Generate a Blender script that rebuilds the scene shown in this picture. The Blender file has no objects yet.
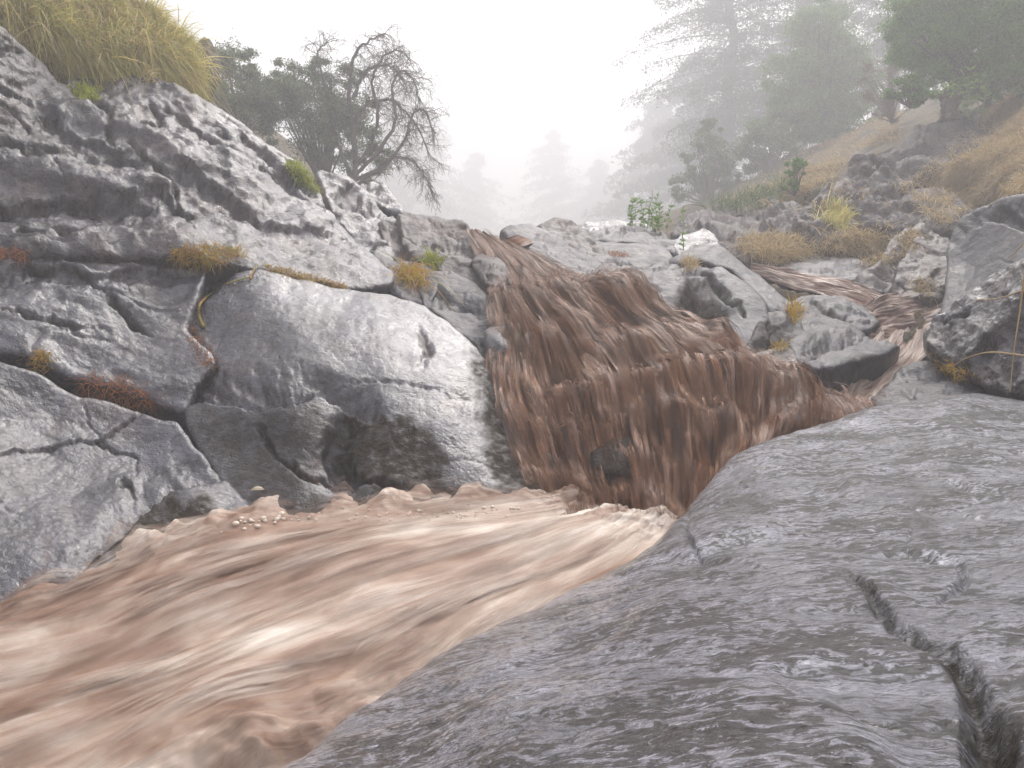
import bpy, math, random
import numpy as np
from mathutils import Vector
from mathutils.bvhtree import BVHTree

# ------------------------------------------------------------------ camera, world, sun, exposure
sc = bpy.context.scene
COL = sc.collection
F = 804.0                      # focal length in pixels at 1024 wide
PITCH = math.radians(-6.0)
CAM = np.array([0.0, 0.0, 0.0])
cam_data = bpy.data.cameras.new('camera')
cam = bpy.data.objects.new('camera', cam_data)
COL.objects.link(cam)
cam_data.sensor_width = 36.0
cam_data.lens = F / 1024 * 36
cam_data.clip_start = 0.05
cam_data.clip_end = 1000
cam.location = (0, 0, 0)
cam.rotation_euler = (math.radians(90) + PITCH, 0, 0)
sc.camera = cam

world = bpy.data.worlds.new("World")
sc.world = world
world.use_nodes = True
nt = world.node_tree
nt.nodes.clear()
sky = nt.nodes.new('ShaderNodeTexSky')
sky.sky_type = 'NISHITA'
sky.sun_disc = False
SUN_EL, SUN_AZ = 47.0, 22.0           # azimuth measured from +Y (into the valley) towards -X
sky.sun_elevation = math.radians(SUN_EL)
sky.sun_rotation = math.radians(SUN_AZ)
sky.dust_density = 6.0
sky.air_density = 1.0
hs = nt.nodes.new('ShaderNodeHueSaturation')
hs.inputs['Saturation'].default_value = 0.4
bg = nt.nodes.new('ShaderNodeBackground')
bg.inputs['Strength'].default_value = 0.15
wo = nt.nodes.new('ShaderNodeOutputWorld')
nt.links.new(sky.outputs[0], hs.inputs['Color'])
nt.links.new(hs.outputs[0], bg.inputs['Color'])
nt.links.new(bg.outputs[0], wo.inputs['Surface'])

sun_d = bpy.data.lights.new('sun', 'SUN')
sun_d.energy = 1.5
sun_d.angle = math.radians(30)
sun_d.color = (1.0, 0.97, 0.93)
sun = bpy.data.objects.new('sun', sun_d)
COL.objects.link(sun)
az = math.radians(SUN_AZ)
el = math.radians(SUN_EL)
to_sun = Vector((math.sin(az) * math.cos(el), math.cos(az) * math.cos(el), math.sin(el)))
sun.rotation_euler = to_sun.to_track_quat('Z', 'Y').to_euler()
sun.location = to_sun * 30

sc.view_settings.view_transform = 'Standard'
sc.view_settings.look = 'None'
sc.view_settings.gamma = 1.0
sc.view_settings.use_curve_mapping = False
sc.view_settings.exposure = 0.92
sc.render.engine = 'CYCLES'
sc.cycles.use_denoising = True
sc.cycles.max_bounces = 6
sc.cycles.diffuse_bounces = 2
sc.cycles.glossy_bounces = 2
sc.cycles.transmission_bounces = 2
sc.cycles.transparent_max_bounces = 16
sc.cycles.volume_bounces = 2
sc.cycles.sample_clamp_indirect = 6.0
sc.cycles.caustics_reflective = False
sc.cycles.caustics_refractive = False
HAZE = 0.0175

# ------------------------------------------------------------------ maths helpers
cp_, sp_ = math.cos(PITCH), math.sin(PITCH)


def P(px, py, d):
    """point seen at pixel (px, py) with forward distance d (metres)"""
    px = np.asarray(px, float); py = np.asarray(py, float); d = np.asarray(d, float)
    X = (px - 512.0) / F * d
    Y = -(py - 384.0) / F * d
    return np.stack([X, d * cp_ - Y * sp_, d * sp_ + Y * cp_], -1)


_rs = np.random.RandomState(7)
_perm = _rs.permutation(256).astype(np.int32)
_perm = np.concatenate([_perm, _perm, _perm])
_g = _rs.normal(size=(256, 3)); _g /= np.linalg.norm(_g, axis=1)[:, None]
_g = _g.astype(np.float32)


def perlin(p):
    p = np.asarray(p, np.float32)
    i = np.floor(p).astype(np.int32)
    f = p - i
    i &= 255
    u = f * f * f * (f * (f * 6 - 15) + 10)
    out = 0
    for dx in (0, 1):
        for dy in (0, 1):
            for dz in (0, 1):
                h = _perm[_perm[_perm[(i[..., 0] + dx) & 255] + ((i[..., 1] + dy) & 255)] + ((i[..., 2] + dz) & 255)]
                g = _g[h]
                dot = g[..., 0] * (f[..., 0] - dx) + g[..., 1] * (f[..., 1] - dy) + g[..., 2] * (f[..., 2] - dz)
                w = (u[..., 0] if dx else 1 - u[..., 0]) * (u[..., 1] if dy else 1 - u[..., 1]) * (u[..., 2] if dz else 1 - u[..., 2])
                out = out + dot * w
    return out * 1.5


def fbm(p, n=4, gain=0.5, lac=2.07):
    a, s = 1.0, 0
    p = np.asarray(p, np.float32)
    for k in range(n):
        s = s + a * perlin(p + 17.3 * k)
        p = p * lac
        a *= gain
    return s


def tps_fit(xy, v, lam=0.0):
    n = len(xy)
    r2 = ((xy[:, None] - xy[None]) ** 2).sum(-1)
    K = np.where(r2 > 0, r2 * np.log(np.maximum(r2, 1e-12)), 0) + lam * np.eye(n)
    A = np.zeros((n + 3, n + 3)); A[:n, :n] = K
    A[:n, n] = 1; A[:n, n + 1:] = xy; A[n, :n] = 1; A[n + 1:, :n] = xy.T
    return np.linalg.lstsq(A, np.concatenate([v, np.zeros(3)]), rcond=None)[0]


def tps_eval(w, xy, q):
    out = w[-3] + q @ w[-2:]
    for k in range(len(xy)):
        r2 = ((q - xy[k]) ** 2).sum(-1)
        out = out + w[k] * r2 * np.log(np.maximum(r2, 1e-12))
    return out


def catmull(pts, n):
    """resample control points (k, c) to n points"""
    pts = np.asarray(pts, float)
    k = len(pts)
    if k == 2:
        t = np.linspace(0, 1, n)[:, None]
        return pts[0] * (1 - t) + pts[1] * t
    ext = np.concatenate([[2 * pts[0] - pts[1]], pts, [2 * pts[-1] - pts[-2]]])
    t = np.linspace(0, k - 1 - 1e-9, n)
    i = t.astype(int); f = (t - i)
    f = f.reshape((-1,) + (1,) * (pts.ndim - 1))
    a, b, c, d = ext[i], ext[i + 1], ext[i + 2], ext[i + 3]
    return 0.5 * (2 * b + (c - a) * f + (2 * a - 5 * b + 4 * c - d) * f ** 2 + (3 * b - a - 3 * c + d) * f ** 3)


def poly_dist(q, poly):
    """signed distance (+ inside) and nearest boundary point"""
    a = poly; b = np.roll(poly, -1, 0)
    best = np.full(len(q), 1e18); near = np.zeros_like(q)
    inside = np.zeros(len(q), bool)
    for k in range(len(a)):
        ab = b[k] - a[k]; L = (ab ** 2).sum()
        if L < 1e-9:
            continue
        t = np.clip(((q - a[k]) @ ab) / L, 0, 1)
        c = a[k] + t[:, None] * ab
        d2 = ((q - c) ** 2).sum(-1)
        m = d2 < best
        best[m] = d2[m]; near[m] = c[m]
        cond = (a[k, 1] > q[:, 1]) != (b[k, 1] > q[:, 1])
        xi = a[k, 0] + (q[:, 1] - a[k, 1]) / (b[k, 1] - a[k, 1] + 1e-12) * ab[0]
        inside ^= cond & (q[:, 0] < xi)
    d = np.sqrt(best)
    return np.where(inside, d, -d), near


def line_field(q, line):
    """line: (x, y, width, depth); returns distance, side, width and depth at the nearest point"""
    line = np.asarray(line, float)
    best = np.full(len(q), 1e18); side = np.zeros(len(q)); w = np.zeros(len(q)); h = np.zeros(len(q))
    for k in range(len(line) - 1):
        a, b = line[k, :2], line[k + 1, :2]
        ab = b - a; L = (ab ** 2).sum()
        t = np.clip(((q - a) @ ab) / L, 0, 1)
        c = a + t[:, None] * ab
        d2 = ((q - c) ** 2).sum(-1)
        m = d2 < best
        best[m] = d2[m]
        side[m] = (ab[0] * (q[:, 1] - a[1]) - ab[1] * (q[:, 0] - a[0]))[m]
        w[m] = (line[k, 2] + t * (line[k + 1, 2] - line[k, 2]))[m]
        h[m] = (line[k, 3] + t * (line[k + 1, 3] - line[k, 3]))[m]
    return np.sqrt(best), side, w, h


# ------------------------------------------------------------------ object helpers
def new_mesh(name, verts, faces, mat, uv=None, attrs=None, smooth=True):
    me = bpy.data.meshes.new(name)
    verts = np.asarray(verts, np.float32); faces = np.asarray(faces, np.int32)
    k = faces.shape[1]
    me.vertices.add(len(verts)); me.vertices.foreach_set('co', verts.ravel())
    me.loops.add(faces.size); me.loops.foreach_set('vertex_index', faces.ravel())
    me.polygons.add(len(faces))
    me.polygons.foreach_set('loop_start', np.arange(0, faces.size, k, dtype=np.int32))
    me.polygons.foreach_set('use_smooth', np.full(len(faces), smooth))
    if uv is not None:
        l = me.uv_layers.new(name='UVMap')
        l.data.foreach_set('uv', np.asarray(uv, np.float32)[faces.ravel()].ravel())
    for n_, v_ in (attrs or {}).items():
        a_ = me.attributes.new(n_, 'FLOAT', 'POINT')
        a_.data.foreach_set('value', np.asarray(v_, np.float32))
    me.update(calc_edges=True)
    me.validate()
    if mat:
        me.materials.append(mat)
    return me


def link(name, me, loc=None, parent=None):
    o = bpy.data.objects.new(name, me)
    COL.objects.link(o)
    if loc is not None:
        o.location = Vector([float(c) for c in loc])
    if parent is not None:
        o.parent = parent
    return o


def tag(o, label=None, cat=None, group=None, kind=None):
    if label: o['label'] = label
    if cat: o['category'] = cat
    if group: o['group'] = group
    if kind: o['kind'] = kind
    return o


# ------------------------------------------------------------------ materials
def mat_new(name):
    m = bpy.data.materials.new(name); m.use_nodes = True
    n = m.node_tree; n.nodes.clear()
    out = n.nodes.new('ShaderNodeOutputMaterial')
    b = n.nodes.new('ShaderNodeBsdfPrincipled')
    n.links.new(b.outputs[0], out.inputs['Surface'])
    return m, n, b


def N(n, t, **kw):
    x = n.nodes.new(t)
    for k, v in kw.items():
        if k.startswith('i_'):
            x.inputs[k[2:].replace('_', ' ')].default_value = v
        else:
            setattr(x, k, v)
    return x


def noise_tex(n, vec, scale, detail=4, rough=0.55, dist=0.0):
    x = N(n, 'ShaderNodeTexNoise', i_Scale=scale, i_Detail=detail, i_Roughness=rough, i_Distortion=dist)
    n.links.new(vec, x.inputs['Vector'])
    return x.outputs['Fac']


def ramp(n, fac, stops, interp='LINEAR'):
    r = n.nodes.new('ShaderNodeValToRGB')
    r.color_ramp.interpolation = interp
    e = r.color_ramp.elements
    while len(e) < len(stops): e.new(0.5)
    for i, (p, c) in enumerate(stops):
        e[i].position = p
        e[i].color = (c[0], c[1], c[2], 1) if not isinstance(c, (int, float)) else (c, c, c, 1)
    n.links.new(fac, r.inputs[0])
    return r.outputs[0]


def mixc(n, fac, a, b, mode='MIX'):
    x = n.nodes.new('ShaderNodeMix'); x.data_type = 'RGBA'; x.blend_type = mode
    for sock, v in ((x.inputs[0], fac), (x.inputs[6], a), (x.inputs[7], b)):
        if isinstance(v, bpy.types.NodeSocket): n.links.new(v, sock)
        elif isinstance(v, (int, float)): sock.default_value = v
        else: sock.default_value = (v[0], v[1], v[2], 1)
    return x.outputs[2]


def mth(n, op, a, b=0.0, clamp=False):
    x = n.nodes.new('ShaderNodeMath'); x.operation = op; x.use_clamp = clamp
    for s, v in ((x.inputs[0], a), (x.inputs[1], b)):
        if isinstance(v, bpy.types.NodeSocket): n.links.new(v, s)
        else: s.default_value = v
    return x.outputs[0]


def rock_mat(name, dark, light, brown, brown_amt=0.5, rough=(0.16, 0.42), bump=1.0, scale=1.0, stretch=(1, 1, 1), rot=(0, 0, 0), coat=0.5, stain_shade=(0.022, 0.015, 0.009), spec=0.5):
    m, n, b = mat_new(name)
    tc = n.nodes.new('ShaderNodeTexCoord')
    mp = n.nodes.new('ShaderNodeMapping')
    n.links.new(tc.outputs['Object'], mp.inputs['Vector'])
    mp.inputs['Scale'].default_value = stretch
    mp.inputs['Rotation'].default_value = rot
    v = mp.outputs[0]
    big = noise_tex(n, v, 1.7 * scale, 5, 0.6, 0.4)
    mid = noise_tex(n, v, 7 * scale, 6, 0.65, 0.3)
    fine = noise_tex(n, v, 38 * scale, 5, 0.62, 0.5)
    vfine = noise_tex(n, v, 130 * scale, 3, 0.6)
    s = mth(n, 'ADD', mth(n, 'MULTIPLY', big, 0.5), mth(n, 'MULTIPLY', mid, 0.5))
    c = ramp(n, s, [(0.40, dark), (0.60, light)])
    bf = ramp(n, noise_tex(n, v, 2.6 * scale, 6, 0.7, 0.8), [(0.5, 0.0), (0.68, 1.0)])
    c = mixc(n, mth(n, 'MULTIPLY', bf, brown_amt), c, brown)
    sp = ramp(n, fine, [(0.34, 0.42), (0.5, 1.0), (0.66, 1.35)])
    c = mixc(n, 1.0, c, sp, 'MULTIPLY')
    at = N(n, 'ShaderNodeAttribute', attribute_name='stain_shade')  # painted dark mask: real stains plus crevice, hollow and underside shade
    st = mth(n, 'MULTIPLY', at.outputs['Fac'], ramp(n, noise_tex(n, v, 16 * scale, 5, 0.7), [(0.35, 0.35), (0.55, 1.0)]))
    c = mixc(n, mth(n, 'MULTIPLY', st, 1.3, True), c, stain_shade)
    n.links.new(c, b.inputs['Base Color'])
    r = N(n, 'ShaderNodeMapRange', i_From_Min=0.35, i_From_Max=0.68, i_To_Min=rough[0], i_To_Max=rough[1])
    n.links.new(mid, r.inputs[0])
    n.links.new(mth(n, 'ADD', r.outputs[0], mth(n, 'MULTIPLY', st, 0.4), True), b.inputs['Roughness'])
    b.inputs['IOR'].default_value = 1.5
    n.links.new(mth(n, 'MULTIPLY', mth(n, 'SUBTRACT', 1.0, st, True), coat), b.inputs['Coat Weight'])
    n.links.new(mth(n, 'SUBTRACT', spec, mth(n, 'MULTIPLY', st, spec * 0.76)), b.inputs['Specular IOR Level'])
    b.inputs['Coat Roughness'].default_value = 0.12
    b.inputs['Coat IOR'].default_value = 1.33
    vor = N(n, 'ShaderNodeTexVoronoi', feature='F1', i_Scale=26 * scale)
    n.links.new(v, vor.inputs['Vector'])
    pits = ramp(n, vor.outputs['Distance'], [(0.0, 0.0), (0.22, 1.0)])
    pm = ramp(n, noise_tex(n, v, 5 * scale, 3), [(0.5, 0.0), (0.62, 1.0)])
    pits = mixc(n, pm, (1, 1, 1), pits)
    h = mth(n, 'ADD', mth(n, 'MULTIPLY', mid, 0.012), mth(n, 'MULTIPLY', fine, 0.0045))
    h = mth(n, 'ADD', h, mth(n, 'MULTIPLY', vfine, 0.0012))
    h = mth(n, 'ADD', h, mth(n, 'MULTIPLY', pits, 0.004))
    bp = N(n, 'ShaderNodeBump', i_Strength=1.0, i_Distance=bump)
    n.links.new(h, bp.inputs['Height'])
    n.links.new(bp.outputs[0], b.inputs['Normal'])
    n.links.new(bp.outputs[0], b.inputs['Coat Normal'])
    return m


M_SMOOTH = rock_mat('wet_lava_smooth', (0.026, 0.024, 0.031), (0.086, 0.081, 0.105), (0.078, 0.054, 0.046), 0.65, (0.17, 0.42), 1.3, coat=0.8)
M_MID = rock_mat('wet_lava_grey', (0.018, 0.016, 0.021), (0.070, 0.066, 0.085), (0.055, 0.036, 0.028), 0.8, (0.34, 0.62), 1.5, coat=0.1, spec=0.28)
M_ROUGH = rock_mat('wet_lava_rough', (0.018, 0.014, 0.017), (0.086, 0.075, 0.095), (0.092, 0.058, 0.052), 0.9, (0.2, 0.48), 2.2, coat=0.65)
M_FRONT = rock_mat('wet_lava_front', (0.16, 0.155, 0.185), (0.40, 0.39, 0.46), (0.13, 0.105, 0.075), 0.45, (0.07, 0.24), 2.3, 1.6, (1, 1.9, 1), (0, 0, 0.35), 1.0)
M_BROWN = rock_mat('wet_rock_brown', (0.036, 0.027, 0.025), (0.095, 0.074, 0.072), (0.085, 0.046, 0.032), 0.9, (0.36, 0.62), 1.6, coat=0.1, spec=0.28)
M_EARTH = rock_mat('earth', (0.05, 0.035, 0.02), (0.12, 0.09, 0.05), (0.14, 0.10, 0.05), 0.8, (0.7, 0.9), 2.0, 1.0, coat=0.0)
M_DRY = rock_mat('hill_rock', (0.035, 0.028, 0.027), (0.15, 0.125, 0.125), (0.11, 0.07, 0.05), 0.95, (0.5, 0.8), 3.5, 1.0, coat=0.1)
_n = M_FRONT.node_tree; _b = _n.nodes['Principled BSDF']
_tc = _n.nodes.new('ShaderNodeTexCoord')
_mp = _n.nodes.new('ShaderNodeMapping'); _n.links.new(_tc.outputs['Object'], _mp.inputs['Vector'])
_mp.inputs['Scale'].default_value = (1, 2.1, 1); _mp.inputs['Rotation'].default_value = (0, 0, 0.45)
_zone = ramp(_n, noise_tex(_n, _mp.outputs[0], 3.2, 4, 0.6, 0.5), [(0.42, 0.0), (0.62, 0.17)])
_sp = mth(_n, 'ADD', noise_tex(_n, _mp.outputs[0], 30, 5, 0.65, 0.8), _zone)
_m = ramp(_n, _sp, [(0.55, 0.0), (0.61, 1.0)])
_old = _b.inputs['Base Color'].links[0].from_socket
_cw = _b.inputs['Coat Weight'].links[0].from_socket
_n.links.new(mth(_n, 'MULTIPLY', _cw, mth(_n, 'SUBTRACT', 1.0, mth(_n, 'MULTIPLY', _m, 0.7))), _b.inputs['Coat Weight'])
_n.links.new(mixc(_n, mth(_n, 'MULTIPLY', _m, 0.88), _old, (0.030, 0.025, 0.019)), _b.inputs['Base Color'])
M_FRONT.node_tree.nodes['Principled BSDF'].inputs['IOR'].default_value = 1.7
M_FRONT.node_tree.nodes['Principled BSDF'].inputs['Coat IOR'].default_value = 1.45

# ------------------------------------------------------------------ rocks: relief solids with their own depth, rounding and sides
BV, BF, BOFF = [], [], [0]      # collected geometry for placing plants
PLAN = []                       # collected points for the ground below


def facets(q, sharp=7.0, seed=0):
    """soft-edged faceting: every cell tilts its own way"""
    i0 = np.floor(q).astype(np.int32)
    num = np.zeros(len(q), np.float32); den = np.zeros(len(q), np.float32)
    for dx in (-1, 0, 1):
        for dy in (-1, 0, 1):
            for dz in (-1, 0, 1):
                c = i0 + np.array([dx, dy, dz], np.int32)
                h = _perm[_perm[_perm[(c[:, 0] + seed) & 255] + (c[:, 1] & 255)] + (c[:, 2] & 255)]
                rnd = _g[h]; tl = _g[(h * 7 + 13) & 255]
                r_ = q - (c + 0.5 + 0.45 * rnd)
                d = np.sqrt((r_ * r_).sum(1))
                w = np.exp(-sharp * d * 1.6)
                num += w * ((r_ * tl).sum(1) * 0.9 + tl[:, 0] * 0.35)
                den += w
    return num / (den + 1e-12)


def noise_lava(Pw, amp, freq, crease, fine, aniso, seed):
    q = Pw.astype(np.float32) @ aniso + seed * 13.7
    warp = np.stack([perlin(q * freq * 0.9 + 5.1), perlin(q * freq * 0.9 + 9.2), perlin(q * freq * 0.9 + 1.7)], -1) * 0.30
    warp += np.stack([perlin(q * freq * 4 + 5.1), perlin(q * freq * 4 + 9.2), perlin(q * freq * 4 + 1.7)], -1) * 0.06
    q1 = q * freq + warp
    h = amp * 0.9 * facets(q1, 14.0, 3) + amp * 0.45 * perlin(q1 * 0.8 + 3)
    h = h + crease * 1.3 * facets(q1 * 2.7 + 11, 14.0, 9)
    msk = np.clip(perlin(q1 * 0.9 + 71) * 2.2 + 0.3, 0, 1)
    h = h + crease * 0.6 * facets(q1 * 6.1 + 5, 12.0, 17) * msk
    c2 = np.abs(perlin(q1 * 1.7 + 57))
    h = h - crease * 1.6 * np.exp(-(c2 / 0.018)) * np.clip(perlin(q1 * 0.7 + 7) * 3, 0, 1)   # hairline cracks
    h = h + fine * fbm(q * 9.0 + 3.3, 4, 0.6)
    return h


def rock(name, label, cat, poly, pts=(), mat=None, step=1.5, r=0.06, skirt=0.35, amp=0.03, freq=2.0, crease=0.012, fine=0.006,
         aniso=None, carve=(), steps=(), stain_shade=(), seed=0, rough_edge=2.0, kind=None, lam=0.0, bvh=True, strata=None):
    if mat is M_SMOOTH and (seed in (8, 9, 10, 11, 13, 14, 16, 18, 19, 20, 22, 23, 24, 25, 27, 29)):
        mat = M_MID
        amp *= 0.9; crease *= 0.8
    elif mat is M_SMOOTH:
        amp *= 0.85; crease *= 0.6; fine *= 0.8
    poly = np.array(poly, float)
    pts = np.array(list(pts), float).reshape(-1, 3)
    ctrl = np.concatenate([poly, pts])
    cxy = ctrl[:, :2] / 100.0
    w = tps_fit(cxy, 1.0 / ctrl[:, 2], lam)
    # refined, slightly ragged outline
    out = []
    m = len(poly)
    for k in range(m):
        a, b, c, d = poly[k - 1], poly[k], poly[(k + 1) % m], poly[(k + 2) % m]
        L = np.hypot(*(c - b)[:2]); nn = max(2, int(L / 5))
        for j in range(nn):
            t = j / nn
            cr = 0.5 * (2 * b + (c - a) * t + (2 * a - 5 * b + 4 * c - d) * t * t + (3 * b - a - 3 * c + d) * t ** 3)
            out.append((0.5 * cr + 0.5 * (b + (c - b) * t))[:2])
    out = np.array(out)
    if rough_edge:
        z3 = np.c_[out / 16.0, np.full(len(out), seed + 0.5)]
        out = out + rough_edge * np.c_[fbm(z3, 3), fbm(z3 + 40, 3)]
    oc = out - out.mean(0); out = out + oc / (np.linalg.norm(oc, axis=1)[:, None] + 1e-6) * 1.5
    M = 7 * step
    x0, y0 = out.min(0) - M; x1, y1 = out.max(0) + M
    xs = np.arange(x0, x1 + step, step); ys = np.arange(y0, y1 + step, step)
    gx, gy = np.meshgrid(xs, ys)
    shp = gx.shape
    q = np.c_[gx.ravel(), gy.ravel()]
    # coarse pre-filter: distance only
    e, near = poly_dist(q, out)
    keepv = e > -M
    qq = np.where((e < 0)[:, None], near + 0.06 * (q - near), q)
    inv = np.full(len(q), np.nan)
    inv[keepv] = tps_eval(w, cxy, qq[keepv] / 100.0)
    lo, hi = 1 / ctrl[:, 2].max(), 1 / ctrl[:, 2].min()
    inv = np.clip(np.where(np.isnan(inv), lo, inv), lo * 0.9, hi * 1.1)
    d = 1 / inv
    B = P(qq[:, 0], qq[:, 1], d)
    # normals of the inner base surface
    inv_s = np.clip(tps_eval(w, cxy, near / 100.0), lo * 0.9, hi * 1.1) if False else None
    G = B.reshape(shp + (3,))
    dx = np.gradient(G, axis=1); dy = np.gradient(G, axis=0)
    nrm = np.cross(dy, dx)
    nrm /= np.linalg.norm(nrm, axis=-1, keepdims=True) + 1e-12
    # inside skirt the pixel positions bunch up: evaluate normals analytically there
    epsx = 0.5
    def Bat(p):
        iv = np.clip(tps_eval(w, cxy, p / 100.0), lo * 0.9, hi * 1.1)
        return P(p[:, 0], p[:, 1], 1 / iv)
    mk = keepv
    c0 = qq[mk]
    nx = Bat(c0 + [epsx, 0]) - Bat(c0 - [epsx, 0]); ny = Bat(c0 + [0, epsx]) - Bat(c0 - [0, epsx])
    nn_ = np.cross(ny, nx); nn_ /= np.linalg.norm(nn_, axis=1)[:, None] + 1e-12
    n_ = nrm.reshape(-1, 3).copy(); n_[mk] = nn_
    view = B / (np.linalg.norm(B, axis=1)[:, None] + 1e-9)
    flip = (n_ * view).sum(1) > 0
    n_[flip] *= -1
    r = min(r, 0.035) if r < 0.12 else r * 0.6
    em = e * d / F
    t = np.clip(em / r, 0, 1)
    push = r * (1 - np.sqrt(np.clip(1 - (1 - t) ** 2, 0, 1)))
    push = np.where(e < 0, r + (-e / M) * skirt, push)
    dirv = -n_ + 0.5 * view
    dirv /= np.linalg.norm(dirv, axis=1)[:, None]
    an = np.eye(3, dtype=np.float32) if aniso is None else np.array(aniso, np.float32)
    h = np.zeros(len(q)); kk = keepv
    fade = np.clip(0.35 + 0.65 * em / 0.08, 0.35, 1)
    h[kk] = noise_lava(B[kk], amp, freq, crease, fine, an, seed) * fade[kk]
    if strata:
        dv_, sp_c, sa = strata
        Bk = B[kk]
        sc_ = (Bk @ (np.array(dv_) / np.linalg.norm(dv_))) / sp_c + 0.55 * fbm(Bk * 1.1 + 40 + seed, 4, 0.55)
        f1 = sc_ - np.floor(sc_); f2 = sc_ * 2.3 + 0.4 * perlin(Bk * 2.0); f2 = f2 - np.floor(f2)
        p1 = np.where(f1 < 0.86, f1 / 0.86, (1 - f1) / 0.14); p2 = np.where(f2 < 0.82, f2 / 0.82, (1 - f2) / 0.18)
        am = np.clip(0.55 + 0.9 * perlin(Bk * 0.9 + 77), 0.1, 1.3)
        h[kk] += sa * am * (p1 ** 1.5 + 0.35 * p2) * fade[kk]
    st = np.zeros(len(q))
    jo = 2 if seed == 36 else 4
    jit = np.c_[fbm(np.c_[q / 22.0, np.full(len(q), 3.0 + seed)], jo, 0.6), fbm(np.c_[q / 22.0, np.full(len(q), 33.0 + seed)], jo, 0.6)] * (2.4 if seed == 36 else 4.5)
    wvar = 0.75 + 0.6 * fbm(np.c_[q / 18.0, np.full(len(q), 63.0 + seed)], 2)
    for ln in carve:
        dd, sd, ww, hh = line_field(q + jit, ln)
        wv = np.ones_like(wvar) if seed == 36 else np.where(ww > 14, 1.0, wvar)
        x = np.clip(dd / np.maximum(ww * np.clip(wv, 0.35, 1.5), 0.1), 0, 1)
        prof = np.where((ww > 12) | (seed == 36), 1 - x * x * (3 - 2 * x), (1 - x) ** 1.3)
        h -= np.minimum(hh, (1.15 if seed == 36 else 1.8) * ww * d / F + 0.004) * prof * np.clip(wv, 0.4, 1.2)
    for ln in carve:
        dd, sd, ww, hh = line_field(q + jit, ln)
        if seed != 36: st = np.maximum(st, np.where((ww < 9) & (hh > 0.03), 0.75 * np.clip(1.15 - dd / np.maximum(ww * 0.6, 0.5), 0, 1), 0))  # crevice shade and debris painted along the narrow cracks
    for ln in steps:            # right-hand side of the line (image space) stands lower by h near the line
        dd, sd, ww, hh = line_field(q + jit, ln)
        fall = np.clip(1 - dd / np.maximum(ww, 1), 0, 1)
        edge = np.clip(dd / 4.0, 0, 1); fall = fall * fall * (3 - 2 * fall) * np.clip(0.9 + 0.35 * (wvar - 0.75), 0.7, 1.2)
        h -= np.where(sd > 0, hh * fall * edge, 0)
    for pl, s_ in stain_shade:  # wet film and dirt patches, some painted as shade
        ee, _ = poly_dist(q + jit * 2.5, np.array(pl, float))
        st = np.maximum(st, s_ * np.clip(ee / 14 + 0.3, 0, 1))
    V = B + n_ * h[:, None] + dirv * push[:, None]
    idx = -np.ones(len(q), int)
    K = keepv.reshape(shp)
    cell = K[:-1, :-1] & K[1:, :-1] & K[:-1, 1:] & K[1:, 1:]
    ii = np.arange(len(q)).reshape(shp)
    fcs = np.stack([ii[:-1, :-1][cell], ii[1:, :-1][cell], ii[1:, 1:][cell], ii[:-1, 1:][cell]], -1)
    used = np.unique(fcs)
    idx[used] = np.arange(len(used))
    V = V[used]; fcs = idx[fcs]
    c = V.mean(0)
    me = new_mesh(name, V - c, fcs, mat or M_SMOOTH, attrs={'stain_shade': st[used]})
    o = link(name, me, c)
    if kind: tag(o, kind=kind)
    if cat: tag(o, label, cat)
    if bvh:
        BV.append(V); BF.append(fcs + BOFF[0]); BOFF[0] += len(V)
    PLAN.append(V)
    return o


RS = 1.5   # grid step in pixels

exec_rocks = True
# --- left bank
rock('rock_outcrop', 'large rough grey lava outcrop climbing the left bank below the golden grass', 'rock outcrop',
     [(-60, 20, 5.9), (0, 24, 6.0), (22, 40, 6.2), (45, 62, 6.4), (62, 80, 6.5), (90, 76, 6.8), (130, 78, 7.0), (160, 80, 7.1), (195, 95, 7.2),
      (240, 122, 7.4), (262, 138, 7.5), (300, 165, 7.6), (322, 190, 7.5), (334, 222, 7.1), (360, 245, 6.7), (392, 268, 6.2), (392, 282, 5.95),
      (345, 285, 5.65), (300, 274, 5.5), (250, 262, 5.35), (205, 258, 5.2), (140, 258, 5.05), (60, 262, 4.8), (-60, 262, 4.6)],
     [(60, 120, 6.0), (160, 140, 6.5), (250, 180, 6.7), (310, 225, 6.5), (60, 190, 5.35), (150, 200, 5.75), (230, 225, 5.9), (0, 120, 5.7),
      (100, 225, 5.25), (0, 215, 5.0), (300, 245, 6.1)],
     M_ROUGH, RS, 0.09, 0.5, 0.13, 0.9, 0.035, 0.016, strata=((0.35, -0.35, 1.0), 0.36, 0.10),
     aniso=[[0.75, 0, -0.5], [0, 1, 0], [0.5, 0, 1.1]],
     carve=[[(128, 150, 5, .04), (150, 170, 6, .07), (170, 185, 6, .07), (180, 215, 4, .06), (192, 240, 5, .05)],
            [(150, 110, 5, .06), (163, 118, 6, .08), (158, 138, 6, .07), (130, 135, 4, .04)],
            [(165, 110, 5, .05), (200, 140, 7, .08), (240, 155, 6, .06), (258, 175, 4, .05)],
            [(0, 150, 5, .05), (30, 155, 6, .07), (75, 150, 5, .04)],
            [(20, 235, 7, .08), (60, 238, 9, .08), (90, 228, 5, .04)],
            [(60, 75, 8, .09), (80, 95, 10, .1), (105, 120, 8, .06), (112, 150, 5, .04)]],
     steps=[[(0, 200, 30, .10), (60, 196, 32, .12), (110, 205, 30, .1), (160, 195, 34, .12), (185, 215, 20, .08)],
            [(0, 85, 26, .08), (45, 100, 30, .1), (80, 135, 26, .1), (130, 160, 28, .08)],
            [(190, 180, 26, .1), (240, 200, 30, .12), (270, 225, 24, .08), (320, 235, 20, .06)],
            [(250, 140, 22, .08), (285, 165, 26, .1), (320, 200, 24, .08)]], seed=1)

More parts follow.
